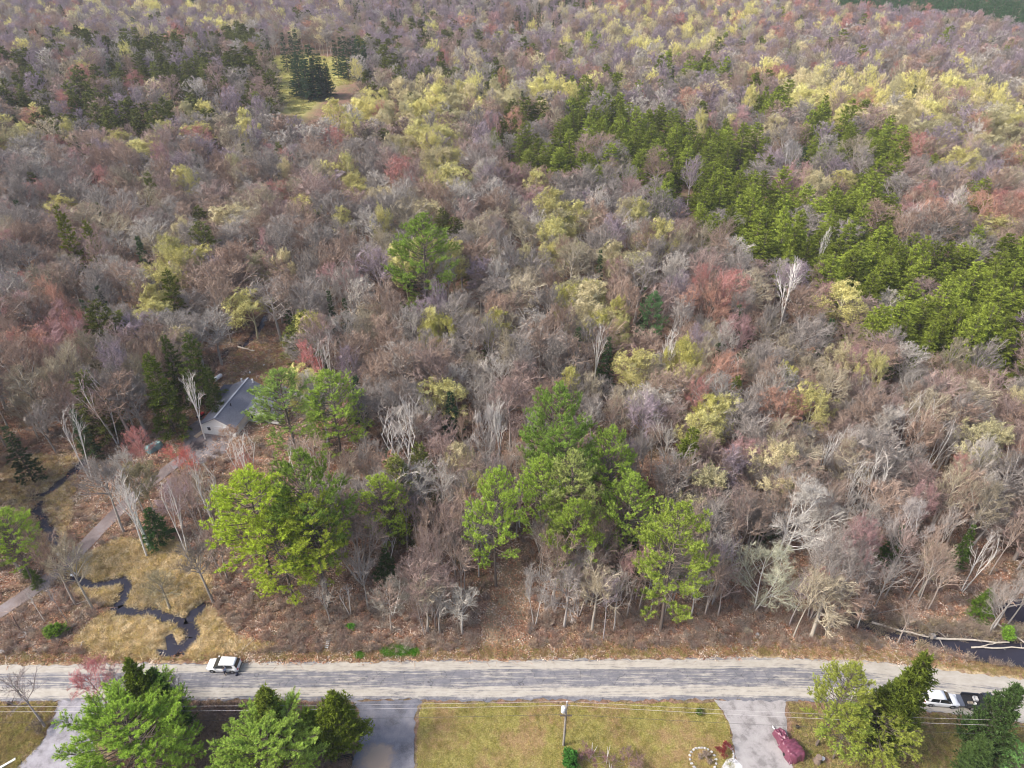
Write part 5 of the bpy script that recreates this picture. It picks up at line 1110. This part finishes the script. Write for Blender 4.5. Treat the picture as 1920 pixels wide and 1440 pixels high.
# ------------------------------------------------------------------ poles and wires
M_POLE = solid("weathered_pole", (.30, .27, .24), .9, noise=.25, scale=2); px_, py_ = 6.6, 47.94
e = empty("utility_pole", (px_, py_, 0), 0, "wooden utility pole with a pale transformer can standing in the lawn", "utility pole")
part("pole", e, M_POLE, lambda m: tube(m, [(0, 0, -.3), (0, 0, 5), (0, 0, 9.7)], [.17, .15, .11], 10, cap=True), True)
part("crossarm", e, solid("dark_arm", (.09, .07, .06), .8), lambda m: box(m, (0, -.16, 7.1), (1.5, .12, .14)))
part("transformer", e, solid("transformer_grey", (.72, .74, .76), .35, spec=.5), lambda m: (tube(m, [(-.36, .05, 7.55), (-.36, .05, 7.65), (-.36, .05, 8.5), (-.36, .05, 8.6)], [.24, .29, .29, .2], 16, cap=True)), True)
part("bushing", e, M_TRIM, lambda m: tube(m, [(-.36, .05, 8.6), (-.3, .05, 8.95)], [.06, .03], 6, cap=True)); part("bracket", e, M_BLACK, lambda m: box(m, (-.14, .02, 8.1), (.2, .1, .5)))
for dx, z_ in ((.0, 9.75), (.14, 8.95), (-.14, 7.2)): part("insulator", e, M_TRIM, lambda m: tube(m, [(dx, 0, z_), (dx, 0, z_ + .2)], [.05, .07], 8, cap=True))
part("ground_wire", e, M_BLACK, lambda m: tube(m, [(.1, -.13, 0.1), (.1, -.13, 7)], [.02, .02], 4))
def wire(a, b, sag, r, mat, label):
    P_ = [(a[0] + (b[0] - a[0]) * t, a[1] + (b[1] - a[1]) * t, a[2] + (b[2] - a[2]) * t - sag * 4 * t * (1 - t)) for t in np.linspace(0, 1, 30)]
    mb = MB(); tube(mb, P_, [r] * 30, 5); tag(link("power_line", mb.mesh("power_line", [mat])), label, "power line")
M_WIRE = solid("pale_wire", (.55, .5, .48), .5, spec=.4); M_DW = solid("dark_wire", (.08, .08, .08), .6)
wire((px_, py_, 9.9), (-78, 47.4, 9.9), .5, .013, M_WIRE, "upper pale power line running west from the transformer pole")
wire((px_, py_, 9.1), (-78, 47.2, 9.0), .5, .016, M_WIRE, "lower pale power line running west from the transformer pole")
wire((px_, py_, 9.9), (74, 45.2, 9.9), .6, .013, M_WIRE, "upper pale power line running east over the pale driveway")
wire((px_, py_, 9.1), (74, 45.0, 9.0), .6, .016, M_WIRE, "lower pale power line running east over the pale driveway")
wire((px_, py_, 7.1), (74, 45.0, 7.0), .5, .016, M_DW, "dark cable running east beneath the pale power lines")
wire((px_, py_, 7.1), (-78, 47.0, 7.0), .5, .018, M_DW, "dark cable running west beneath the pale power lines")
x_, y_ = G(283, 1030); e = empty("utility_pole", (x_, y_, -.1), 0, "plain grey green utility pole beside the lane north of the marsh", "utility pole"); part("pole", e, solid("grey_green_pole", (.42, .46, .42), .8, noise=.15), lambda m: tube(m, [(0, 0, 0), (0, 0, 8.8)], [.19, .14], 10, cap=True), True); part("pole_cap", e, M_RIM, lambda m: tube(m, [(0, 0, 8.8), (0, 0, 8.9)], [.16, .05], 8, cap=True))

# ------------------------------------------------------------------ logs
M_LOG = solid("bleached_log", (.52, .46, .38), .9, noise=.25, scale=3, bump=.3); M_LOGG = solid("grey_log", (.36, .32, .28), .9, noise=.25, scale=3, bump=.3)
logs = [(1634, 1166, 1742, 1193, .19, .05, .1, 0, "long bleached log pointing at the uprooted stub above the pond"), (1752, 1196, 1892, 1204, .17, .1, .15, 0, "bleached log continuing east over the pond surface"), (1822, 1212, 1935, 1214, .13, .05, .05, 0, "straight pale log nearest the road in the pond"),
 (1862, 1176, 1940, 1218, .14, .9, .1, 0, "pale log slanting down to the pond's east end"), (1705, 1160, 1772, 1194, .10, .4, .2, 1, "thin grey log slanting into the middle of the pond"), (1612, 1156, 1690, 1151, .08, .3, 1.2, 1, "thin grey log at the west end of the pond"),
 (1761, 1197, 1778, 1225, .07, .2, -.2, 1, "short thin stick dipping into the pond"), (1838, 1212, 1873, 1203, .09, .1, .2, 0, "short pale log crossing between two pond logs"), (1842, 1146, 1935, 1134, .07, .8, .6, 1, "thin grey log lying across the small pond"),
 (120, 1139, 176, 1126, .07, .1, .3, 0, "thin pale log in the brush west of the marsh"), (446, 651, 479, 660, .22, .1, .1, 0, "cut log lying at the back of the house clearing"), (652, 1225, 671, 1209, .05, .1, .2, 0, "thin pale stick on the verge west of the green grass"), (450, 1224, 478, 1200, .05, .05, .3, 0, "thin stick behind the parked white car"),
 (150, 1218, 157, 1205, .09, .1, .2, 0, "short white piece of birch at the foot of the grey leaning tree"), (700, 1176, 722, 1177, .12, .1, .1, 0, "short pale log in the thicket above the green grass"), (728, 1172, 752, 1184, .10, .1, .1, 0, "broken pale log east of the short one in the thicket"), (1590, 1112, 1622, 1160, .09, 2.5, .1, 1, "grey trunk leaning over the west end of the pond"), (1402, 1080, 1440, 1052, .10, 1.0, .1, 1, "grey log fallen below the greenish white tree")]
for u1, v1, u2, v2, r_, z1, z2, g_, lb in logs:
    a, b = G(u1, v1), G(u2, v2); a = np.array((a[0], a[1], float(height(*a)) * .4 + z1 + r_)); b = np.array((b[0], b[1], float(height(*b)) * .4 + z2 + r_)); t = np.linspace(0, 1, 7)[:, None]; P_ = a + (b - a) * t + .12 * R.randn(7, 3) * np.array([1, 1, .3]) * r_ * 5
    e = empty("fallen_log", tuple(a), 0, lb, "log", "fallen logs"); P_ = P_ - a
    part("log_trunk", e, [M_LOG, M_LOGG][g_], lambda m: tube(m, P_, np.linspace(r_, r_ * .6, 7), 8, cap=True), True)
    if r_ > .08:
        for q_ in range(3): j = R.randint(1, 6); d_ = nrm(R.randn(3) + np.array([0, 0, .6])) * R.uniform(.5, 1.3); part("branch_stub", e, [M_LOG, M_LOGG][g_], lambda m: tube(m, [P_[j], P_[j] + d_], [r_ * .3, r_ * .1], 4))
# uprooted stub between the two long logs
x_, y_ = G(1746, 1195); mb = MB(); n_ = 26; a_ = R.rand(n_) * 6.28; blades(mb, np.zeros((n_, 3)), np.stack([np.cos(a_), R.randn(n_) * .2, np.sin(a_)], 1), R.uniform(.4, 1.0, n_), np.full(n_, .16), np.random.RandomState(5), 0); tube(mb, [(-.1, 0, 0), (.5, .1, .1)], [.5, .25], 9, cap=True)
tag(link("uprooted_stump", mb.mesh("uprooted_stump", [M_LOGG]), loc=(x_, y_, .3)), "tangled root plate between the two longest pond logs", "tree stump")

# ------------------------------------------------------------------ small things
def rock(name, x, y, s, mat, label, cat, seed, par=None, z=0.):
    rs = np.random.RandomState(seed); import bmesh
    bm = bmesh.new(); bmesh.ops.create_icosphere(bm, subdivisions=2, radius=1)
    for v in bm.verts: k_ = 1 + .16 * math.sin(v.co.x * 4 + seed) + .14 * rs.randn(); v.co = Vector((v.co.x * s[0] * k_, v.co.y * s[1] * k_, v.co.z * s[2] * k_))
    me = bpy.data.meshes.new(name); bm.to_mesh(me); bm.free(); me.materials.append(mat); o = link(name, me, par, (x, y, z + s[2] * .3))
    if label: tag(o, label, cat)
    return o
M_STONE = solid("pale_stone", (.52, .50, .47), .9, noise=.2, scale=6); M_STONE2 = solid("grey_stone", (.40, .38, .37), .9, noise=.2, scale=6)
rock("boulder", *G(596, 1166), (.35, .3, .25), M_STONE, "pale boulder in the brush east of the huge pine clump", "boulder", 1); rock("boulder", *G(1402, 1184), (.9, .6, .3), solid("tan_stone", (.48, .42, .28), .9, noise=.2), "flat tan boulder on the verge below the spreading trees", "boulder", 2)
rock("boulder", *G(1420, 1190), (.3, .3, .2), M_STONE2, "small grey boulder beside the flat tan one", "boulder", 12); rock("boulder", *G(4, 1222), (.7, .35, .25), M_STONE, "pale flat boulder at the west end of the north verge", "boulder", 22)
rock("boulder", *G(137, 1078), (.4, .35, .3), M_TRIM, "white culvert stone at the head of the marsh stream", "boulder", 8); rock("boulder", *G(111, 1040), (.4, .3, .3), M_TRIM, "white culvert stone on the upper side of the lane", "boulder", 9)
rx, ry = G(1318, 1424); e = empty("stone_ring", (rx, ry, 0), 0, "ring of pale stones round a dead flower bed on the lawn", "stone ring")
for i in range(22):
    a = i / 22 * 6.28; rr_ = 1.45 * (1 + .12 * math.cos(a * 2)); rock("stone", rr_ * math.cos(a), rr_ * 1.15 * math.sin(a), (.17 + .05 * R.rand(), .15, .13), (M_STONE, M_STONE2)[i % 2], None, None, 30 + i, e)
ax_, ay_ = G(1366, 1412); e = empty("stone_edging", (ax_, ay_, 0), 0, "short arc of pale stones beside the pale driveway", "stone edging")
for i in range(9): a = -1.3 + i / 8 * 2.4; rock("stone", .5 + 1.0 * math.cos(a) - .9, 1.1 * math.sin(a), (.17, .15, .13), (M_STONE, M_STONE2)[i % 2], None, None, 60 + i, e)
def shrub_thing(u, v, h, r, tint, label, cat, nm, conif_=False, seed=0):
    x_, y_ = G(u, v); e = empty(nm, (x_, y_, 0), R.rand() * 6, label, cat)
    if conif_: A_ = hemlock(seed + 400, h, r, 90, .22, .22, .09, droop=.3, power=.4, elev=30); a_ = pair("shrub", A_, [M_PBARK], [M_NEEDLE])
    else: A_ = hardwood(seed + 400, h, r, 9, 6, 5, 5, base=.12, tw=.03, rk=1.2, stems=3, buds=.8, bud=.08); a_ = pair("shrub", A_, [M_BARK], BT)
    for n_, me in (("stems", a_[0]), ("foliage", a_[1])): o = link(n_, me, e); o["tint"] = list(tint)
shrub_thing(1068, 1432, 2.4, 1.3, (.06, .17, .03), "dark green rounded shrub at the foot of the transformer pole", "shrub", "shrub", True, 1)
shrub_thing(1356, 1408, 1.5, 1.1, (.28, .05, .05), "dark red leafless shrub beside the arc of stones", "shrub", "shrub", False, 2)
shrub_thing(1322, 1424, 1.0, .9, (.42, .33, .26), "tan dead shrub inside the stone ring", "shrub", "shrub", False, 3)
shrub_thing(1112, 1432, 2.2, 2.2, (.30, .17, .16), "purplish thicket on the lawn east of the transformer pole", "thicket", "thicket", False, 4)
shrub_thing(1175, 1436, 2.0, 2.2, (.31, .20, .17), "brownish thicket on the lawn east of the purplish one", "thicket", "thicket", False, 5)
shrub_thing(108, 1190, 2.2, 1.5, (.13, .22, .03), "round green juniper bush west of the marsh", "bush", "bush", True, 6)
shrub_thing(58, 1082, 1.6, .9, (.12, .17, .04), "small olive bush beside the lane", "bush", "bush", True, 7)
shrub_thing(660, 1178, 1.0, .6, (.10, .26, .03), "tiny bright green bush beside the forked birch", "bush", "bush", True, 8)
shrub_thing(1885, 1196, 2.2, 1.2, (.17, .30, .04), "fresh green bush leaning over the pond logs", "bush", "bush", True, 9)
shrub_thing(1310, 1338, .9, .5, (.10, .14, .03), "small dark bush at the lawn edge by the pale driveway", "bush", "bush", True, 10)
shrub_thing(80, 1365, 1.6, 1.5, (.24, .19, .13), "low brown bush at the foot of the western roadside tree", "bush", "bush", False, 11)
for k_, (u, v, h) in enumerate([(1107, 1422, 3.4), (1137, 1432, 3.8), (1146, 1452, 2.6)]):
    x_, y_ = G(u, v); e = empty("sapling", (x_, y_, 0), k_, ("white forked sapling beside the purplish thicket", "tall thin white sapling between the two thickets", "short white sapling at the lower edge of the brownish thicket")[k_], "sapling")
    part("stem", e, M_BIRCH, lambda m: tube(m, [(0, 0, 0), (.1, .05, h * .5), (.05, .2, h)], [.05, .04, .015], 5)); part("branch", e, M_BIRCH, lambda m: tube(m, [(.05, .02, h * .2), (.5, .1, h * .55), (.7, .1, h * .85)], [.035, .03, .01], 4))
# propane tank
x_, y_ = G(410, 713); e = empty("propane_tank", (x_, y_, 0), math.radians(68), "white propane tank lying beyond the dark porch roof", "propane tank"); M_TANK = solid("tank_white", (.8, .8, .78), .4)
part("shell", e, M_TANK, lambda m: tube(m, [(-1.25, 0, .75), (-1.15, 0, .75), (-.95, 0, .75), (.95, 0, .75), (1.15, 0, .75), (1.25, 0, .75)], [.05, .3, .45, .45, .3, .05], 14, cap=True), True); part("valve_dome", e, M_TANK, lambda m: tube(m, [(0, 0, 1.15), (0, 0, 1.32)], [.17, .14], 10, cap=True))
for s in (-.7, .7): part("leg", e, M_STONE2, lambda m: box(m, (s, 0, .2), (.14, .6, .4)))
# garden tractor, lumber, covered heap, brush piles, chairs
x_, y_ = G(378, 786); e = empty("garden_tractor", (x_ - .3, y_ + .6, .05), math.radians(70), "small red garden tractor by the near corner of the house", "garden tractor"); M_RED = solid("tractor_red", (.42, .03, .03), .4)
part("hood", e, M_RED, lambda m: box(m, (.5, 0, .6), (.8, .5, .35))); part("chassis", e, M_BLACK, lambda m: box(m, (0, 0, .38), (1.7, .6, .14))); part("seat", e, M_TRIM, lambda m: (box(m, (-.45, 0, .66), (.4, .42, .1)), box(m, (-.66, 0, .86), (.08, .42, .4)))); part("steering_wheel", e, M_BLACK, lambda m: tube(m, [(.02, 0, .6), (-.06, 0, .95)], [.03, .14], 8))
for wx, r_ in ((-.5, .32), (.65, .22)):
    for s in (-1, 1): wheel(e, wx, s * .42, r_, .16)
x_, y_ = G(376, 814); e = empty("lumber_pile", (x_, y_, .04), math.radians(62), "pile of pale planks at the garage corner", "lumber pile"); M_PL = solid("fresh_plank", (.58, .43, .30), .8, noise=.15)
for i in range(6): part("plank", e, M_PL, lambda m: box(m, ((i % 3 - 1) * .02, (i % 3 - 1) * .32, .08 + (i // 3) * .1), (2.6, .28, .08)))
x_, y_ = G(290, 842); e = empty("covered_heap", (x_, y_, 0), math.radians(50), "faded teal covered heap among the red budded trees below the house", "covered heap"); part("tarp", e, solid("teal_tarp", (.22, .34, .33), .6, noise=.2), lambda m: cloth(m, 0, 0, 3.0, 1.7, 1.0, 11), True); part("tie_rope", e, M_BLACK, lambda m: tube(m, [(.1, -.95, .1), (.1, -.5, .98), (.1, .5, 1.06), (.1, .95, .1)], [.03] * 4, 4))
def brush(u, v, r, n_, tint_m, label, seed):
    x_, y_ = G(u, v); rs = np.random.RandomState(seed); mb = MB(); p_ = rs.randn(n_, 3) * np.array([r * .4, r * .4, .15]); p_[:, 2] = np.abs(p_[:, 2]); d_ = nrm(rs.randn(n_, 3) * np.array([1, 1, .35]))
    P_ = np.stack([p_ - d_ * .6, p_, p_ + d_ * rs.uniform(.4, .9, (n_, 1))], 1); P_[:, :, 2] = np.abs(P_[:, :, 2]); tube(mb, P_, np.tile(np.array([.045, .035, .015]), (n_, 1)), 4)
    tag(link("brush_pile", mb.mesh("brush_pile", [tint_m]), loc=(x_, y_, .05)), label, "brush pile")
brush(371, 838, 1.6, 90, solid("dark_brush", (.09, .075, .08), .9), "dark brush pile in the yard below the garage", 1); brush(492, 690, 2.4, 120, solid("brown_brush", (.26, .2, .11), .9), "brown brush pile at the back of the house beside the pines", 2)
rock("boulder", *G(495, 685), (.4, .3, .2), M_TRIM, "white stone on the brown brush pile", "boulder", 77); rock("boulder", *G(469, 699), (.25, .25, .25), M_TRIM, "white stone behind the house roof", "boulder", 78)
# ring, post, board, stump, pots, fence, ladder, bag
def torus(mb, R0, r0, z): tube(mb, [(R0 * math.cos(a), R0 * math.sin(a), z) for a in np.linspace(0, 2 * math.pi, 20)], [r0] * 20, 6)
x_, y_ = G(42, 1191); mb = MB(); torus(mb, .48, .1, .08); tag(link("stone_fire_ring", mb.mesh("ring", [M_STONE], True), loc=(x_, y_, .02)), "pale round ring at the foot of the brown post", "fire ring")
x_, y_ = G(40, 1184); mb = MB(); tube(mb, [(0, 0, 0), (.0, .0, 1.5), (.02, .1, 3.4)], [.10, .09, .07], 7, cap=True); tag(link("wooden_post", mb.mesh("post", [solid("brown_post", (.16, .10, .08), .9)], True), loc=(x_, y_, 0)), "brown bare post standing beside the pale ring", "post")
x_, y_ = G(13, 1434); mb = MB(); box(mb, (0, 0, .12), (1.9, .28, .22)); box(mb, (.95, 0, .12), (.14, .32, .26)); tag(link("white_beam", mb.mesh("beam", [M_TRIM]), loc=(x_, y_, 0)), "white painted beam lying at the south west driveway edge", "beam").rotation_euler[2] = math.radians(40)
x_, y_ = G(18, 1320); mb = MB(); n_ = 14; blades(mb, np.zeros((n_, 3)) + R.randn(n_, 3) * .12, R.randn(n_, 3) + np.array([0, 0, .8]), R.uniform(.4, .9, n_), np.full(n_, .12), np.random.RandomState(9), 0); tube(mb, [(0, 0, 0), (0, 0, .5)], [.24, .16], 8, cap=True); tag(link("tree_stump", mb.mesh("stump", [solid("dark_stump", (.07, .05, .045), .9)]), loc=(x_, y_, 0)), "small dark splintered stump at the west road edge", "tree stump")
x_, y_ = G(1532, 1428); mb = MB(); tube(mb, [(0, 0, 0), (0, 0, .4), (0, 0, 1.1)], [.55, .42, .38], 12, cap=True); tag(link("tree_stump", mb.mesh("stump", [solid("brown_stump", (.20, .15, .12), .9, noise=.3)], True), loc=(x_, y_, 0)), "thick brown stump under the sparse olive pine", "tree stump")
x_, y_ = G(1542, 1425); e = empty("bucket", (x_, y_, 0), 0, "white bucket beside the thick brown stump", "bucket"); part("pail", e, M_TRIM, lambda m: tube(m, [(0, 0, 0), (0, 0, .4)], [.17, .22], 12)); part("lid", e, M_TRIM, lambda m: tube(m, [(0, 0, .39), (0, 0, .44)], [.24, .24], 12, cap=True))
x_, y_ = G(1494, 1365); e = empty("flower_pot", (x_, y_, 0), 0, "small black pot on the grass beside the pale driveway", "flower pot"); part("pot", e, M_BLACK, lambda m: tube(m, [(0, 0, 0), (0, 0, .4)], [.16, .24], 12)); part("soil", e, solid("pot_soil", (.04, .03, .02), .9), lambda m: tube(m, [(0, 0, .30), (0, 0, .34)], [.21, .21], 12, cap=True))
a, b = G(622, 1432), G(662, 1424); e = empty("rail_fence", (a[0], a[1], 0), math.atan2(b[1] - a[1], b[0] - a[0]), "short black rail fence beside the asphalt driveway", "fence"); Lf = math.dist(a, b)
for i in range(4): part("post", e, M_BLACK, lambda m: box(m, (Lf * i / 3, 0, .65), (.13, .13, 1.3)))
for z_ in (.4, .8, 1.15): part("rail", e, M_BLACK, lambda m: box(m, (Lf / 2, .08, z_), (Lf, .05, .12)))
a, b = G(612, 1217), G(611, 1194); e = empty("ladder", (a[0], a[1], float(height(*a)) + .1), 0, "white runged ladder lying on the verge below the pine clump", "ladder")
for i in range(8): part("rung", e, M_TRIM, lambda m: box(m, (0, .15 + i * .3, .05), (.42, .1, .06)))
for s in (-1, 1): part("rail", e, M_LOGG, lambda m: box(m, (s * .25, 1.2, .03), (.05, 2.5, .08)))
x_, y_ = G(445, 1266); e = empty("bag", (x_, y_, .02), .4, "small dark bag standing on the road behind the person", "bag"); M_BAG = solid("dark_bag", (.03, .035, .06), .8)
part("pouch", e, M_BAG, lambda m: loft(m, [[(-.2, -.13, 0), (.2, -.13, 0), (.2, .13, 0), (-.2, .13, 0)], [(-.22, -.15, .2), (.22, -.15, .2), (.22, .15, .2), (-.22, .15, .2)], [(-.14, -.07, .46), (.14, -.07, .46), (.14, .07, .46), (-.14, .07, .46)]]), True); part("strap", e, M_BLACK, lambda m: tube(m, [(-.1, 0, .44), (-.06, 0, .56), (.06, 0, .56), (.1, 0, .44)], [.02] * 4, 5))
# ------------------------------------------------------------------ person
def skin(name, verts, edges, radii, mat, par, root=0, sub=1):
    me = bpy.data.meshes.new(name); me.from_pydata(verts, edges, []); me.materials.append(mat); o = link(name, me, par)
    m1 = o.modifiers.new("skin", 'SKIN'); sv = me.skin_vertices[0].data if me.skin_vertices else None
    if sv is None:
        import bmesh; bm = bmesh.new(); bm.from_mesh(me); bm.verts.layers.skin.verify(); bm.to_mesh(me); bm.free(); sv = me.skin_vertices[0].data
    for i, r_ in enumerate(radii): sv[i].radius = (r_, r_) if not isinstance(r_, tuple) else r_; sv[i].use_root = (i == root)
    m2 = o.modifiers.new("sub", 'SUBSURF'); m2.levels = sub; m2.render_levels = sub; return o
x_, y_ = G(424, 1265); per = empty("person", (x_, y_, .02), math.radians(150), "person in a pale grey blue shirt and dark trousers standing beside the parked white car", "person")
M_SKIN = solid("skin", (.50, .33, .25), .6)
V_ = [(0, 0, .95), (0, 0, 1.15), (.01, 0, 1.38), (0, 0, 1.50), (.03, 0, 1.60), (.03, 0, 1.72), (0, .10, .88), (.03, .11, .50), (0, .12, .09), (.13, .13, .04), (0, -.10, .88), (.03, -.11, .50), (-.02, -.12, .09), (.11, -.13, .04),
      (0, .19, 1.42), (0, .27, 1.15), (.22, .18, 1.08), (.30, .14, 1.10), (0, -.19, 1.42), (0, -.27, 1.15), (.22, -.18, 1.08), (.30, -.14, 1.10)]
E_ = [(0, 1), (1, 2), (2, 3), (3, 4), (4, 5), (0, 6), (6, 7), (7, 8), (8, 9), (0, 10), (10, 11), (11, 12), (12, 13), (2, 14), (14, 15), (15, 16), (16, 17), (2, 18), (18, 19), (19, 20), (20, 21)]
rad_ = [(.11, .15), (.10, .14), (.11, .16), .055, .085, .08, .088, .062, .045, .04, .088, .062, .045, .04, .06, .045, .033, .03, .06, .045, .033, .03]
skin("body", V_, E_, rad_, M_SKIN, per)
M_SHIRT = solid("pale_shirt", (.48, .52, .66), .8); M_TROU = solid("dark_trousers", (.03, .035, .06), .85); M_SHOE = solid("tan_shoe", (.35, .28, .2), .8)
skin("shirt", [V_[i] for i in (0, 1, 2)] + [V_[14], V_[15], V_[18], V_[19]], [(0, 1), (1, 2), (2, 3), (3, 4), (2, 5), (5, 6)], [(.13, .17), (.125, .165), (.13, .185), .075, .06, .075, .06], M_SHIRT, per, 1)
skin("trousers", [V_[0], V_[6], V_[7], (0, .12, .16), V_[10], V_[11], (-.02, -.12, .16)], [(0, 1), (1, 2), (2, 3), (0, 4), (4, 5), (5, 6)], [(.125, .165), .105, .08, .065, .105, .08, .065], M_TROU, per)
for s in (1, -1):
    part("shoe", per, M_SHOE, lambda m: loft(m, [[(-.08, s * .125 - .045, 0), (-.08, s * .125 + .045, 0), (-.07, s * .125 + .04, .1), (-.07, s * .125 - .04, .1)], [(.1, s * .13 - .05, 0), (.1, s * .13 + .05, 0), (.08, s * .13 + .04, .1), (.08, s * .13 - .04, .1)], [(.2, s * .13 - .03, 0), (.2, s * .13 + .03, 0), (.19, s * .13 + .03, .05), (.19, s * .13 - .03, .05)]]))
    hx, hy, hz_ = .33, s * .13, 1.11
    for f_ in range(4): fy = hy + (f_ - 1.5) * .021; L_ = (.075, .085, .08, .062)[f_ if s > 0 else 3 - f_]; part("finger", per, M_SKIN, lambda m: tube(m, [(hx, fy, hz_), (hx + L_ * .6, fy - s * .012, hz_ + .01), (hx + L_ * .8, fy - s * .02, hz_ - .02)], [.010, .009, .007], 5, cap=True))
    part("thumb", per, M_SKIN, lambda m: tube(m, [(hx - .01, hy - s * .03, hz_), (hx + .03, hy - s * .055, hz_ + .03), (hx + .06, hy - s * .05, hz_ + .035)], [.012, .011, .008], 5, cap=True))
part("hair", per, solid("dark_hair", (.06, .045, .035), .8), lambda m: [tube(m, [(.0, 0, 1.62), (-.01, 0, 1.74), (.0, 0, 1.80), (.01, 0, 1.83)], [.095, .105, .075, .015], 12)], True)
part("nose", per, M_SKIN, lambda m: tube(m, [(.10, 0, 1.68), (.135, 0, 1.645)], [.012, .018], 5, cap=True))
for s in (1, -1): part("ear", per, M_SKIN, lambda m: tube(m, [(.03, s * .08, 1.64), (.03, s * .095, 1.69)], [.015, .02], 5, cap=True)); part("eye", per, M_BLACK, lambda m: tube(m, [(.098, s * .032, 1.69), (.108, s * .032, 1.69)], [.012, .01], 6, cap=True))
part("mouth", per, solid("lips", (.35, .15, .13), .6), lambda m: box(m, (.103, 0, 1.605), (.02, .045, .01)))
x2, y2 = x_ + .33 * math.cos(math.radians(150)), y_ + .33 * math.sin(math.radians(150)); e = empty("remote_controller", (x2, y2, 1.12), math.radians(150), "small dark handheld controller held by the person", "controller"); part("case", e, M_BLACK, lambda m: box(m, (.03, 0, .03), (.1, .2, .04))); part("antenna", e, M_BLACK, lambda m: tube(m, [(.07, .05, .04), (.12, .05, .12)], [.008, .008], 5))
# ------------------------------------------------------------------ haze
mb = MB(); box(mb, (0, 3000, 44), (9000, 7600, 96)); hz = link("haze", mb.mesh("haze", []))
m = bpy.data.materials.new("haze_air"); m.use_nodes = True; n = m.node_tree; n.nodes.clear(); o_ = n.nodes.new("ShaderNodeOutputMaterial")
pv = n.nodes.new("ShaderNodeVolumePrincipled"); pv.inputs['Color'].default_value = (.90, .90, 1, 1); pv.inputs['Density'].default_value = HAZE; n.links.new(pv.outputs[0], o_.inputs['Volume'])
hz.data.materials.append(m); tag(hz, "thin pale blue haze over the whole valley", kind='stuff')
